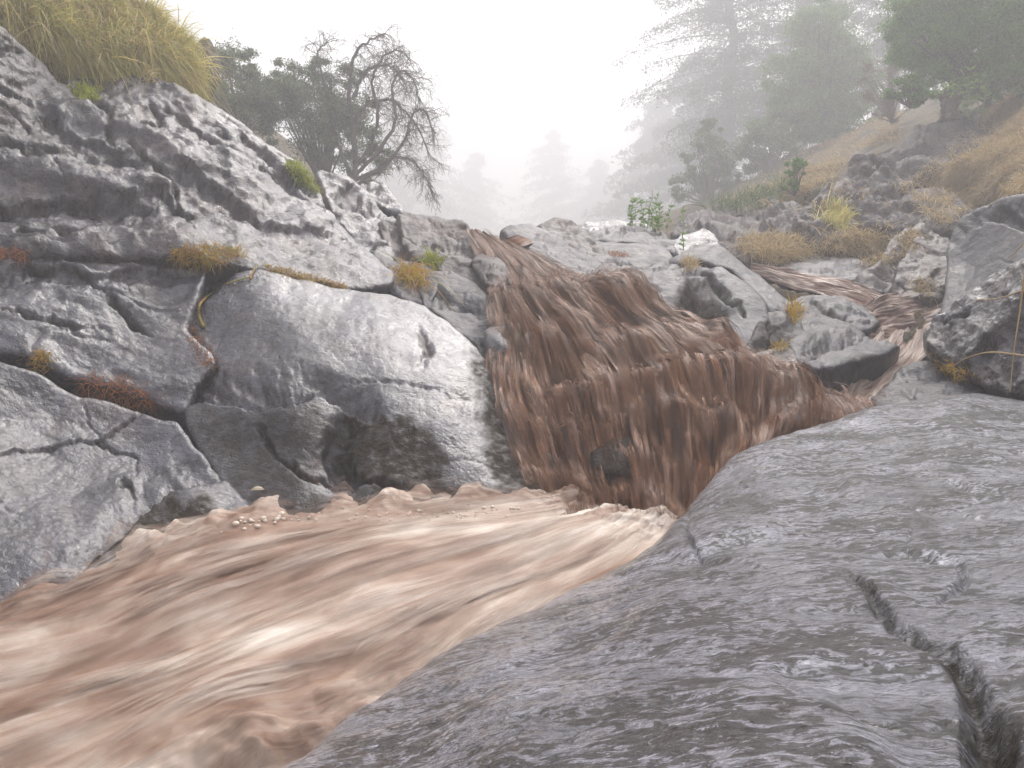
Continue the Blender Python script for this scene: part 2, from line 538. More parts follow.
rock('rock_slab', 'weathered grey slab between the rough outcrop and the red needle litter', 'rock slab',
     [(-60, 255, 4.65), (60, 255, 4.9), (140, 250, 5.15), (196, 248, 5.35), (204, 272, 5.15), (196, 300, 4.95), (186, 328, 4.8), (210, 350, 4.66), (214, 364, 4.6),
      (196, 388, 4.45), (186, 410, 4.33), (170, 408, 4.32), (150, 400, 4.32), (128, 392, 4.32), (90, 384, 4.27), (60, 372, 4.22), (30, 356, 4.17), (0, 354, 4.12), (-60, 346, 4.02)],
     [(100, 310, 4.65), (30, 300, 4.5), (150, 300, 4.9), (150, 350, 4.6)],
     M_SMOOTH, RS, 0.06, 0.35, 0.05, 1.3, 0.02, 0.008, strata=((0.2, -0.3, 1.0), 0.28, 0.045), aniso=[[0.8, 0, -0.3], [0, 1, 0], [0.3, 0, 1.2]],
     carve=[[(30, 272, 4, .04), (70, 275, 6, .06), (100, 290, 5, .05), (120, 312, 5, .06), (140, 332, 4, .04), (152, 338, 2, .02)],
            [(0, 315, 4, .03), (50, 322, 5, .05), (80, 330, 4, .03), (110, 332, 2, .01)]],
     steps=[[(0, 280, 22, .05), (30, 268, 22, .07), (90, 280, 20, .06), (125, 268, 24, .07), (190, 265, 20, .04)]], seed=2)

rock('rock_slab', 'smooth grey slab split by a thin forked crack, at the foot of the left bank', 'rock slab',
     [(-60, 350, 3.85), (0, 360, 3.95), (40, 374, 4.02), (70, 392, 4.08), (104, 400, 4.12), (134, 410, 4.15), (150, 416, 4.12), (176, 420, 4.12), (190, 440, 4.02),
      (212, 460, 3.92), (236, 486, 3.8), (258, 516, 3.66), (232, 535, 3.55), (170, 560, 3.35), (110, 580, 3.15), (40, 610, 2.95), (-60, 650, 2.7)],
     [(60, 440, 3.85), (0, 480, 3.45), (90, 500, 3.55), (150, 470, 3.85), (190, 500, 3.62), (130, 530, 3.4), (30, 550, 3.15), (40, 410, 3.95)],
     M_SMOOTH, RS, 0.07, 0.4, 0.045, 1.3, 0.012, 0.006,
     carve=[[(-60, 462, 3, .03), (0, 455, 3, .05), (50, 448, 3.5, .06), (100, 442, 3.5, .06), (118, 428, 3, .05), (138, 414, 3, .04)],
            [(100, 442, 3, .05), (120, 452, 3.5, .05), (138, 456, 2.5, .03), (134, 475, 2, .02)],
            [(104, 440, 2, .02), (90, 425, 2, .02), (84, 408, 1.5, .01)],
            [(125, 485, 8, .05), (135, 495, 6, .04)]],
     steps=[[(245, 478, 30, .03), (200, 484, 40, .06), (155, 505, 40, .07), (130, 532, 40, .06), (90, 570, 30, .04)]],
     stain_shade=[([(150, 500), (200, 495), (245, 525), (120, 590), (60, 605), (110, 540)], 1.0)], seed=3)  # waterline damp plus underside shade painted into the colour

rock('boulder', 'big smooth pale grey boulder in the middle of the left bank beside the falls', 'boulder',
     [(214, 292, 5.15), (235, 272, 5.3), (262, 268, 5.4), (300, 277, 5.5), (345, 288, 5.55), (390, 294, 5.5), (424, 304, 5.4), (455, 325, 5.2), (476, 345, 5.05),
      (492, 372, 4.85), (500, 400, 4.65), (508, 425, 4.45), (528, 452, 4.22), (545, 478, 4.02), (548, 505, 3.86), (470, 512, 3.76), (400, 515, 3.7),
      (340, 522, 3.66), (290, 530, 3.6), (256, 528, 3.62), (234, 502, 3.76), (208, 466, 3.97), (189, 432, 4.14), (183, 408, 4.30), (194, 388, 4.47), (217, 366, 4.64),
      (202, 345, 4.80), (189, 326, 4.94), (197, 306, 5.05)],
     [(300, 310, 5.02), (340, 330, 4.8), (380, 345, 4.72), (430, 360, 4.7), (270, 350, 4.72), (230, 400, 4.30), (285, 400, 4.18), (330, 395, 4.28),
      (250, 420, 4.14), (265, 450, 4.02), (300, 480, 3.82), (320, 440, 4.02), (350, 430, 4.12), (400, 420, 4.16), (450, 420, 4.2), (430, 460, 3.98), (480, 450, 4.06),
      (370, 480, 3.86), (340, 465, 4.0)],
     M_SMOOTH, RS, 0.10, 0.45, 0.026, 0.85, 0.006, 0.005,
     carve=[[(300, 300, 44, .02), (330, 325, 50, .035), (352, 360, 46, .03), (372, 385, 36, .01)],
            [(255, 425, 6, .05), (275, 455, 7, .06), (300, 475, 6, .05), (330, 485, 5, .05), (345, 492, 4, .04)],
            [(345, 430, 22, .08), (335, 450, 20, .1), (345, 480, 16, .1), (375, 482, 7, .08), (405, 488, 6, .05), (450, 498, 4, .03)],
            [(350, 378, 3, .015), (400, 380, 3, .02), (440, 392, 3, .02), (470, 402, 2, .01)],
            [(420, 330, 8, .03), (428, 350, 9, .04), (424, 365, 6, .02)]],
     steps=[[(350, 412, 40, .14), (318, 398, 42, .16), (290, 408, 46, .16), (250, 408, 50, .16), (200, 405, 46, .14)],
            ],
     stain_shade=[([(340, 405), (420, 418), (446, 460), (450, 505), (380, 505), (340, 470)], 1.0),  # shade of the recessed lower face painted into the colour
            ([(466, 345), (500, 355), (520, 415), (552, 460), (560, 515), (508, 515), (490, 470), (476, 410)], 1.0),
            ([(186, 410), (255, 408), (320, 402), (352, 425), (330, 470), (300, 500), (240, 500), (205, 455)], 0.62), ([(240, 500), (330, 490), (480, 488), (560, 485), (560, 540), (240, 540)], 0.75),  # painted shade below the brow, then the wet film at the waterline
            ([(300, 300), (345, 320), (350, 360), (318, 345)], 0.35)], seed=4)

rock('rock_stack', 'jagged grey rocks piled on the left skyline beneath the gnarled bare tree', 'rock',
     [(318, 172, 8.4), (335, 174, 8.5), (352, 182, 8.6), (372, 196, 8.6), (398, 212, 8.4), (404, 222, 8.1), (392, 236, 7.6), (398, 262, 6.9), (392, 275, 6.6), (366, 262, 6.7), (345, 238, 7.1),
      (332, 205, 7.7)],
     [(355, 212, 7.8), (380, 232, 7.4)], M_ROUGH, 1.0, 0.08, 0.4, 0.10, 1.6, 0.04, 0.012,
     steps=[[(395, 218, 26, .16), (365, 216, 26, .16), (345, 205, 20, .12)]], seed=5)
rock('rock', 'small dark jagged rock topping the left skyline right of the rock pile', 'rock',
     [(366, 186, 8.9), (374, 180, 9.0), (384, 184, 9.0), (394, 196, 8.9), (402, 206, 8.7), (403, 216, 8.5), (385, 208, 8.6), (370, 198, 8.7)], (),
     M_ROUGH, 1.0, 0.06, 0.3, 0.05, 2.5, 0.03, 0.012, seed=6)
rock('rock', 'dark brown pointed rock standing behind the golden grass at top left', 'rock',
     [(188, 60, 8.3), (194, 42, 8.35), (204, 34, 8.4), (214, 42, 8.4), (220, 58, 8.4), (219, 78, 8.2), (210, 100, 8.0), (192, 100, 8.0)],
     [(203, 65, 8.1)], M_EARTH, 1.0, 0.12, 0.4, 0.08, 1.6, 0.03, 0.012, seed=7)
rock('rock_ledge', 'pinkish wet rock ledge left of the top of the falls', 'rock ledge',
     [(380, 222, 7.7), (395, 214, 7.9), (428, 216, 8.1), (462, 221, 7.9), (474, 235, 7.5), (480, 255, 7.1), (492, 282, 6.5), (486, 300, 6.2), (460, 296, 6.3), (446, 276, 6.6), (420, 262, 6.8),
      (400, 262, 6.85), (388, 250, 7.1)],
     [(430, 240, 7.3), (455, 255, 6.95)], M_BROWN, 1.0, 0.08, 0.4, 0.05, 1.5, 0.02, 0.008,
     steps=[[(400, 218, 26, .1), (402, 240, 28, .14), (410, 258, 20, .08)], [(478, 262, 20, .09), (455, 252, 22, .1), (420, 252, 18, .06)]], seed=8)
rock('rock', 'angular wet rock wedged between the big pale boulder and the falls', 'rock',
     [(418, 280, 6.2), (432, 270, 6.5), (452, 272, 6.5), (476, 282, 6.4), (492, 305, 6.0), (502, 330, 5.6), (500, 352, 5.35), (486, 362, 5.2), (470, 340, 5.35), (446, 316, 5.55), (424, 300, 5.75)],
     [(460, 300, 6.0)], M_SMOOTH, 1.0, 0.06, 0.4, 0.06, 1.6, 0.015, 0.006,
     steps=[[(492, 322, 20, .07), (470, 312, 22, .09), (440, 306, 18, .06)]], seed=9)
rock('rock', 'grey rock behind the tuft of long grass on the left bank', 'rock',
     [(372, 250, 6.9), (396, 262, 6.8), (425, 262, 6.8), (440, 275, 6.5), (436, 290, 6.0), (424, 305, 5.75), (404, 296, 5.85), (385, 288, 6.0), (378, 268, 6.5)],
     (), M_SMOOTH, 1.0, 0.06, 0.4, 0.04, 2.2, 0.02, 0.008, seed=10)

# --- lip right of the falls
rock('rock_ledge', 'sloping grey ledge on the skyline right of the top of the falls', 'rock ledge',
     [(500, 230, 7.9), (512, 224, 8.1), (530, 224, 8.3), (548, 230, 8.3), (568, 240, 8.1), (588, 252, 7.7), (604, 266, 7.2), (622, 282, 6.7), (640, 292, 6.4), (610, 290, 6.35), (575, 278, 6.5), (545, 262, 6.8), (520, 246, 7.3)],
     (), M_SMOOTH, 1.0, 0.06, 0.4, 0.05, 1.8, 0.02, 0.008, seed=11)
rock('rock', 'dark hump of rock on the skyline with a brown tip, above the white slabs', 'rock',
     [(536, 226, 8.6), (552, 220, 8.8), (562, 218, 8.9), (578, 224, 8.8), (592, 236, 8.4), (604, 246, 8.0), (600, 256, 7.7), (588, 256, 7.6), (566, 242, 8.0), (548, 232, 8.3)],
     (), M_BROWN, 1.0, 0.06, 0.3, 0.05, 2.5, 0.025, 0.01, seed=12)
rock('rock_slab', 'flat shining pale slab below the upright green weeds', 'rock slab',
     [(578, 246, 8.2), (600, 240, 8.4), (640, 243, 8.3), (668, 250, 8.0), (674, 262, 7.5), (652, 276, 7.0), (640, 288, 6.6), (618, 286, 6.6), (600, 272, 7.0), (588, 258, 7.6)],
     (), M_SMOOTH, 1.0, 0.05, 0.3, 0.03, 1.6, 0.01, 0.005,
     carve=[[(598, 264, 3, .04), (615, 262, 3, .05), (640, 266, 3, .04), (665, 262, 2, .03)]], seed=13)
rock('rock_slab', 'upper pale wet slab with dark front edge just under the weeds', 'rock slab',
     [(584, 236, 8.9), (600, 226, 9.3), (625, 224, 9.5), (655, 228, 9.4), (684, 236, 9.0), (694, 244, 8.7), (690, 254, 8.2), (668, 250, 8.3), (640, 243, 8.5), (608, 242, 8.5), (590, 242, 8.6)],
     (), M_SMOOTH, 1.0, 0.05, 0.3, 0.05, 1.6, 0.025, 0.006,
     steps=[[(694, 242, 12, .12), (650, 236, 14, .12), (600, 236, 10, .08)]], seed=14)
rock('rock', 'row of low dark rocks along the skyline left of the weeds', 'rock',
     [(578, 224, 9.6), (592, 220, 9.8), (615, 222, 10.0), (640, 222, 10.0), (655, 228, 9.8), (640, 234, 9.4), (600, 234, 9.2)], (), M_ROUGH, 1.0, 0.05, 0.3, 0.06, 2.2, 0.03, 0.01, seed=15)
rock('rock', 'small dark block right of the shining slabs, above the etched boulder', 'rock',
     [(640, 272, 6.9), (664, 258, 7.4), (690, 258, 7.4), (706, 262, 7.2), (700, 272, 6.8), (670, 280, 6.6), (648, 284, 6.6)], (), M_SMOOTH, 1.0, 0.05, 0.3, 0.05, 2.2, 0.03, 0.008, seed=16)
rock('rock', 'blunt grey rock beside the single upright stem, right of the weeds', 'rock',
     [(672, 240, 8.8), (690, 232, 9.2), (704, 228, 9.4), (716, 236, 9.1), (722, 250, 8.3), (706, 256, 7.9), (684, 256, 7.9)], (), M_ROUGH, 1.0, 0.06, 0.3, 0.05, 2.2, 0.03, 0.008, seed=17)

# --- boulders in the middle
rock('boulder', 'grey boulder with a dark hollow and a pale scooped face right of the falls', 'boulder',
     [(612, 290, 6.15), (632, 276, 6.5), (660, 268, 6.6), (695, 264, 6.7), (722, 266, 6.7), (748, 282, 6.4), (766, 302, 6.05), (768, 318, 5.8), (752, 338, 5.45), (746, 356, 5.2), (724, 362, 5.12),
      (704, 360, 5.1), (690, 335, 5.3), (668, 312, 5.6), (640, 300, 5.85)],
     [(700, 300, 5.95), (730, 330, 5.6)], M_SMOOTH, 1.0, 0.07, 0.4, 0.025, 1.5, 0.007, 0.004,
     carve=[[(706, 292, 24, .10), (702, 318, 30, .20), (694, 340, 22, .14)], [(704, 270, 5, .05), (722, 290, 6, .07), (745, 312, 5, .05)]],
     steps=[[(700, 274, 20, .06), (660, 282, 24, .05), (640, 288, 16, .04)]],
     stain_shade=[([(684, 278), (716, 284), (730, 308), (716, 350), (690, 345), (668, 300)], 1.0)], seed=18)  # shade inside the hollow painted into the rock colour
rock('rock_ridge', 'curved dark rock ridge arching over the scooped boulder', 'rock ridge',
     [(664, 264, 7.2), (682, 250, 7.4), (700, 243, 7.6), (718, 244, 7.5), (732, 256, 7.2), (756, 272, 6.8), (778, 288, 6.4), (792, 302, 6.15), (790, 314, 5.95), (772, 310, 5.95), (752, 288, 6.3), (728, 268, 6.65), (700, 260, 6.8)],
     (), M_SMOOTH, 1.0, 0.08, 0.3, 0.03, 1.8, 0.01, 0.005, seed=19)
rock('rock', 'dark wet wedge of rock between the scooped boulder and the low flat stones', 'rock',
     [(764, 312, 5.9), (784, 310, 6.0), (800, 322, 5.85), (808, 336, 5.6), (796, 352, 5.35), (764, 356, 5.2), (744, 356, 5.15), (754, 332, 5.45)],
     (), M_SMOOTH, 1.0, 0.05, 0.3, 0.05, 2.4, 0.02, 0.008, carve=[[(770, 320, 8, .06), (772, 350, 8, .06)]],
     stain_shade=[([(750, 310), (790, 320), (785, 360), (740, 360)], 0.7)], seed=20)
rock('rock_slab', 'low tan wet slab half under the brown water at the middle', 'rock slab',
     [(744, 362, 5.05), (758, 350, 5.25), (786, 346, 5.35), (806, 356, 5.2), (818, 372, 5.0), (800, 380, 4.85), (770, 380, 4.82), (748, 374, 4.9)],
     (), M_BROWN, 1.0, 0.04, 0.3, 0.02, 2.4, 0.01, 0.006, seed=21)
rock('rock_slab', 'thin flat grey stone lying behind the pale wedge stone', 'rock slab',
     [(776, 314, 6.25), (800, 312, 6.4), (838, 318, 6.4), (866, 332, 6.1), (858, 346, 5.7), (820, 346, 5.6), (796, 338, 5.7)],
     (), M_SMOOTH, 1.0, 0.04, 0.3, 0.03, 2.4, 0.015, 0.006, seed=22)
rock('rock', 'pale wedge-shaped stone beside the narrow chute of water', 'rock',
     [(788, 342, 5.45), (804, 330, 5.75), (836, 326, 5.95), (876, 330, 5.85), (900, 340, 5.6), (886, 352, 5.3), (850, 362, 5.05), (820, 366, 4.98), (798, 358, 5.1)],
     [(840, 340, 5.55)], M_SMOOTH, 1.0, 0.06, 0.35, 0.03, 1.6, 0.008, 0.004,
     steps=[[(900, 342, 26, .06), (860, 344, 30, .12), (820, 356, 24, .1)]], seed=23)
rock('rock', 'long low grey stone by the upper side stream', 'rock',
     [(790, 302, 6.7), (808, 294, 7.0), (838, 296, 7.0), (866, 308, 6.75), (880, 322, 6.4), (862, 330, 6.2), (832, 322, 6.25), (800, 316, 6.35)],
     (), M_SMOOTH, 1.0, 0.05, 0.3, 0.035, 2.4, 0.02, 0.006, carve=[[(812, 304, 4, .03), (832, 312, 5, .05), (850, 322, 4, .03)]], seed=24)

# --- right bank
rock('boulder', 'smooth slate grey boulder at the right edge above the rough dark one', 'boulder',
     [(948, 250, 6.9), (956, 224, 7.1), (972, 208, 7.0), (996, 200, 6.7), (1024, 193, 6.3), (1100, 185, 5.6), (1110, 300, 4.6), (1024, 300, 5.0), (960, 330, 5.5), (938, 320, 5.9), (944, 290, 6.3)],
     [(1000, 240, 6.2), (965, 265, 6.5)], M_SMOOTH, 1.2, 0.10, 0.4, 0.045, 1.0, 0.008, 0.005,
     steps=[[(1100, 240, 40, .12), (1024, 232, 40, .14), (985, 222, 30, .1), (965, 240, 20, .06)]], seed=25)
rock('boulder', 'rough dark pitted boulder at the right edge with dry stems hanging over it', 'boulder',
     [(1110, 240, 3.9), (1060, 240, 4.1), (1024, 256, 4.4), (990, 274, 4.85), (962, 292, 5.2), (940, 318, 5.3), (922, 340, 5.25), (926, 356, 5.0), (950, 372, 4.6), (990, 390, 4.1), (1024, 400, 3.8), (1110, 410, 3.4)],
     [(1000, 330, 4.25), (1060, 320, 3.8), (960, 335, 4.75)], M_ROUGH, 1.2, 0.12, 0.4, 0.08, 1.6, 0.03, 0.014, strata=((-0.7, -0.3, 1.0), 0.22, 0.06), seed=26)
rock('rock_slab', 'thin grey slab at the water edge below the rough dark boulder', 'rock slab',
     [(868, 400, 4.7), (882, 384, 4.95), (902, 366, 5.25), (926, 358, 5.25), (950, 368, 4.9), (985, 388, 4.4), (1000, 402, 4.1), (960, 410, 4.1), (900, 412, 4.35)],
     (), M_SMOOTH, 1.0, 0.05, 0.35, 0.04, 2.0, 0.02, 0.008, steps=[[(960, 380, 20, .05), (905, 384, 22, .07), (870, 398, 16, .04)]], seed=27)
rock('boulder', 'brown-grey boulder leaning over the small side pool, dry grass on its crown', 'boulder',
     [(856, 300, 7.3), (858, 272, 7.8), (880, 258, 8.1), (892, 236, 8.5), (906, 222, 8.8), (926, 218, 8.9), (946, 228, 8.6), (962, 244, 8.1), (962, 272, 7.5), (946, 298, 7.1), (900, 312, 6.9)],
     [(905, 265, 7.8), (935, 250, 8.05)], M_BROWN, 1.0, 0.14, 0.5, 0.08, 1.5, 0.03, 0.01,
     steps=[[(955, 245, 26, .16), (915, 236, 28, .18), (900, 262, 26, .18), (890, 300, 26, .1)]], seed=28)
rock('rock_slab', 'long flat grey rock behind the side stream below the round straw tussock', 'rock slab',
     [(776, 268, 8.6), (790, 258, 9.0), (820, 254, 9.2), (855, 256, 9.0), (872, 266, 8.5), (864, 278, 8.0), (820, 280, 7.9), (790, 276, 8.2)],
     (), M_SMOOTH, 1.0, 0.06, 0.3, 0.05, 2.0, 0.03, 0.008, seed=29)
rock('rock_outcrop', 'pinkish crumbling outcrop on the right slope with a pale rounded top', 'rock outcrop',
     [(790, 236, 9.6), (796, 212, 10.3), (815, 196, 10.8), (842, 178, 11.5), (852, 160, 12.2), (866, 152, 12.5), (882, 158, 12.4), (894, 172, 11.9), (912, 188, 11.2), (905, 216, 10.2), (880, 240, 9.4), (840, 250, 9.1), (806, 248, 9.2)],
     [(850, 205, 10.4), (870, 180, 11.3)], M_DRY, 1.2, 0.2, 0.5, 0.20, 1.3, 0.08, 0.03, strata=((-0.5, -0.2, 1.0), 0.4, 0.16), seed=30)
rock('rock_outcrop', 'broken rocky shelf above the leaning brown-grey boulder', 'rock outcrop',
     [(884, 236, 9.6), (890, 208, 10.4), (910, 190, 11.2), (935, 186, 11.2), (962, 196, 10.4), (975, 212, 9.6), (960, 228, 9.2), (930, 222, 9.4), (905, 236, 9.2)],
     (), M_DRY, 1.2, 0.15, 0.5, 0.12, 1.6, 0.06, 0.025, seed=31)
rock('rock_outcrop', 'low flat grey rocks at the foot of the right slope behind the single stem', 'rock outcrop',
     [(672, 232, 10.4), (690, 216, 11.8), (720, 208, 12.4), (760, 204, 12.4), (796, 204, 11.6), (806, 222, 10.6), (800, 246, 9.2), (770, 262, 8.7), (742, 264, 8.5), (722, 250, 9.0), (700, 240, 9.6)],
     (), M_DRY, 1.2, 0.1, 0.5, 0.14, 1.5, 0.07, 0.02, strata=((-0.3, -0.2, 1.0), 0.3, 0.12), seed=32)
rock('rock_outcrop', 'dark earthy outcrop below the stump on the upper right slope', 'rock outcrop',
     [(868, 172, 12.6), (884, 152, 13.4), (905, 140, 14.2), (925, 122, 15.0), (950, 114, 15.3), (985, 118, 15.0), (1004, 132, 14.2), (990, 152, 13.2), (950, 166, 12.4), (905, 176, 12.1)],
     (), M_DRY, 1.2, 0.2, 0.5, 0.22, 1.2, 0.09, 0.03, seed=33)

# --- rock bed under the falls
FALL = [
 [(462, 224, 7.6), (476, 252, 7.0), (488, 285, 6.3), (493, 305, 5.7), (499, 345, 5.15), (503, 400, 4.64), (520, 450, 4.22), (540, 500, 3.92), (548, 530, 3.8)],
 [(470, 222, 7.6), (492, 252, 6.95), (510, 284, 6.2), (520, 302, 5.6), (545, 350, 5.05), (562, 400, 4.55), (582, 455, 4.14), (598, 503, 3.88), (602, 535, 3.75)],
 [(478, 223, 7.6), (508, 252, 6.9), (534, 280, 6.1), (550, 296, 5.55), (592, 345, 4.98), (626, 395, 4.5), (642, 450, 4.10), (650, 508, 3.82), (654, 540, 3.7)],
 [(488, 226, 7.55), (526, 254, 6.8), (562, 278, 6.05), (585, 290, 5.55), (640, 340, 4.97), (692, 385, 4.5), (712, 440, 4.08), (708, 512, 3.78), (706, 545, 3.67)],
 [(498, 231, 7.5), (548, 260, 6.7), (592, 280, 6.05), (620, 289, 5.6), (685, 335, 5.05), (760, 380, 4.6), (775, 430, 4.15), (740, 515, 3.75), (735, 550, 3.6)],
 [(508, 236, 7.4), (568, 266, 6.6), (620, 286, 6.1), (652, 298, 5.6), (706, 355, 5.12), (812, 396, 4.72), (845, 430, 4.3), (820, 510, 3.9), (815, 560, 3.7)],
 [(516, 241, 7.3), (590, 276, 6.5), (644, 298, 6.0), (676, 314, 5.6), (722, 372, 5.2), (836, 402, 4.85), (892, 416, 4.55), (905, 480, 4.2), (905, 560, 3.9)]]
rock('rock_ledge', 'dark rock step hidden beneath the brown falls', 'rock ledge',
     [(x, y, d + 0.25) for x, y, d in FALL[0][1:]] + [(x, y, d + .25) for x, y, d in [FALL[k][-1] for k in range(1, 5)]] + [(x, y, d + .25) for x, y, d in FALL[-2][::-1][:4]] + [(x, y, d + .3) for x, y, d in FALL[-4][::-1][4:-1]],
     [(x, y, d + .25) for l in FALL[1:3] for x, y, d in l[2:-1]] + [(x, y, d + .25) for x, y, d in FALL[4][5:-1]], M_BROWN, 2.5, 0.03, 0.3, 0.04, 2.0, 0.02, 0.01, seed=34)
rock('rock', 'wet brown rock showing through the falls near their foot', 'rock',
     [(590, 452, 4.09), (606, 440, 4.16), (628, 436, 4.14), (648, 450, 4.08), (656, 464, 4.0), (640, 474, 3.93), (612, 474, 3.93), (594, 466, 3.98)],
     [(622, 455, 4.0)], M_BROWN, 1.0, 0.05, 0.3, 0.02, 2.0, 0.012, 0.006, stain_shade=[([(580, 430), (660, 430), (665, 480), (585, 480)], 0.7)], seed=35)

rock('rock', 'small wet grey rock at the left edge of the falls beside the big pale boulder', 'rock',
     [(484, 330, 5.25), (498, 322, 5.35), (516, 334, 5.2), (520, 352, 5.05), (512, 372, 4.9), (496, 372, 4.9), (486, 352, 5.05)],
     [(502, 345, 4.98)], M_SMOOTH, 1.0, 0.05, 0.3, 0.03, 2.0, 0.012, 0.006, seed=38)
rock('rock', 'dark wet rock breaking the surface near the top of the falls', 'rock',
     [(470, 262, 6.75), (482, 254, 6.85), (500, 258, 6.75), (512, 272, 6.4), (504, 284, 6.2), (484, 284, 6.25)],
     [(492, 270, 6.4)], M_BROWN, 1.0, 0.05, 0.3, 0.03, 2.4, 0.02, 0.008, seed=39)

# --- foreground boulder
rock('boulder', 'huge wet foreground boulder filling the lower right, split by a deep dark crack', 'boulder',
     [(180, 860, 0.86), (240, 792, 1.02), (262, 768, 1.10), (310, 738, 1.22), (350, 700, 1.38), (400, 668, 1.55), (460, 632, 1.78), (540, 598, 2.05), (600, 572, 2.25), (650, 545, 2.45),
      (672, 520, 2.62), (690, 500, 2.75), (712, 474, 2.88), (736, 452, 3.0), (770, 436, 3.1), (830, 420, 3.25), (880, 404, 3.4), (930, 394, 3.5), (980, 390, 3.55), (1024, 398, 3.5),
      (1110, 405, 3.3), (1160, 600, 1.2), (1160, 860, 0.6), (700, 880, 0.55), (400, 900, 0.62)],
     [(640, 640, 1.3), (700, 560, 1.9), (800, 520, 2.15), (900, 470, 2.6), (1000, 450, 2.7), (780, 600, 1.45), (900, 600, 1.42), (1000, 560, 1.65), (640, 768, 0.82), (900, 768, 0.78),
      (500, 700, 1.12), (420, 768, 0.98), (1000, 690, 1.0), (740, 500, 2.5), (820, 455, 2.85), (1100, 500, 2.0), (1060, 700, 0.95)],
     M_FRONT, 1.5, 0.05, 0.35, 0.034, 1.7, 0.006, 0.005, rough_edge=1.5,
     carve=[[(846, 578, 4, .01), (866, 596, 8, .03), (888, 622, 10, .035), (912, 640, 10, .035), (945, 652, 12, .04), (966, 672, 15, .05), (978, 700, 24, .07), (990, 740, 36, .09), (1000, 800, 44, .1), (1006, 870, 50, .1)],
            [(690, 515, 3, .02), (684, 535, 4, .03), (698, 555, 3, .02)],
            [(745, 520, 3, .02), (770, 512, 5, .035), (790, 518, 4, .02)],
            [(950, 485, 4, .02), (975, 492, 5, .03), (1010, 490, 3, .015)],
            [(830, 560, 3, .01), (900, 545, 6, .02), (960, 560, 8, .02), (965, 590, 8, .02), (940, 605, 5, .015)]],
     steps=[[(650, 556, 60, .0), (700, 552, 80, .015), (760, 565, 80, .01), (800, 562, 80, .0)]],
     stain_shade=[([(845, 574), (868, 590), (892, 618), (915, 633), (950, 645), (974, 664), (990, 692), (1024, 735), (1034, 860), (984, 860), (978, 740), (966, 694), (940, 664), (905, 650), (880, 628), (860, 602)], 1.0),
            ([(740, 465), (760, 460), (775, 500), (740, 530), (700, 520)], 0.45), ([(900, 470), (930, 480), (940, 530), (920, 545), (905, 520)], 0.45)], seed=36)

# earth mound under the golden grass
rock('terrain', None, None,
     [(-80, -60, 7.2), (0, -50, 7.6), (60, -30, 7.8), (110, -5, 8.0), (150, 12, 8.1), (180, 40, 8.0), (196, 66, 7.9), (204, 92, 7.7), (170, 92, 7.6), (130, 84, 7.45), (60, 82, 7.05), (20, 42, 6.7), (-80, 20, 6.4)],
     [(100, 40, 7.2), (40, 10, 7.0), (150, 60, 7.4)], M_EARTH, 2.5, 0.08, 0.5, 0.1, 1.0, 0.02, 0.02, seed=37, kind='structure')

# ------------------------------------------------------------------ ground under and beyond the rocks
GC = [(700, 216, 13), (760, 200, 13), (800, 190, 13), (850, 170, 14), (900, 150, 15), (960, 120, 15.5), (1020, 95, 15), (1100, 60, 14), (1024, 180, 9.5), (960, 200, 10.5), (900, 232, 10),
      (1080, 150, 8.5), (980, 160, 12), (860, 215, 11.2), (740, 255, 9.2), (720, 196, 25), (800, 156, 27), (870, 126, 27), (940, 98, 25), (1040, 60, 22), (690, 210, 30),
      (640, 245, 12), (560, 250, 12), (480, 250, 12), (420, 240, 12), (340, 205, 15.5), (260, 155, 14.5), (200, 95, 12), (100, 30, 10), (0, -60, 9.5), (560, 262, 22), (450, 255, 22), (300, 150, 22),
      (150, 60, 20), (620, 255, 22)]
gp = [P(*c) for c in GC]
gp += [np.array(v, float) for v in [(0, 60, 1.5), (-14, 60, 3.5), (16, 60, 4.5), (-40, 60, 20), (40, 60, 20), (-14, 5, 5), (-12, -8, 4), (12, -8, 3), (12, 4, 3.0), (7, 5, 1.6), (0, -10, -1.6), (0, 0, -1.5), (2.5, 0, -0.9),
                                    (-3, 1, -1.3), (0, 3, -1.4), (-6, 3, 0.5), (40, 0, 14), (-40, 0, 16), (0, 110, 9), (0, 5.5, -0.6), (-1.5, 7, 0.0), (3.2, 7, -0.1)]]
gp = np.array(gp)
gw = tps_fit(gp[:, :2] / 10, gp[:, 2], 0.002)
tt = np.linspace(-1, 1, 420)
gxs = np.sinh(tt * 4.6) / math.sinh(4.6) * 165
gys = 6 + np.sinh(tt * 4.6) / math.sinh(4.6) * 170
GX, GY = np.meshgrid(gxs, gys)
gq = np.c_[GX.ravel(), GY.ravel()]
GZ = tps_eval(gw, gp[:, :2] / 10, gq / 10).reshape(GX.shape)
rr = np.hypot(GX, GY - 6)
far = np.clip((rr - 50) / 60, 0, 1)
flat = np.clip(4 + np.abs(GX) * 0.12, 0, 16)
GZ = GZ * (1 - far) + flat * far
GZ = np.clip(GZ, -2.5, 17)
amp_ = np.clip(rr / 12, 0.02, 1) * 0.25 * np.clip((np.abs(GX) - 1.5) / 3, 0.05, 1)
GZ += (fbm(np.c_[gq * 0.6, np.zeros(len(gq))], 5, 0.55).reshape(GX.shape)) * amp_
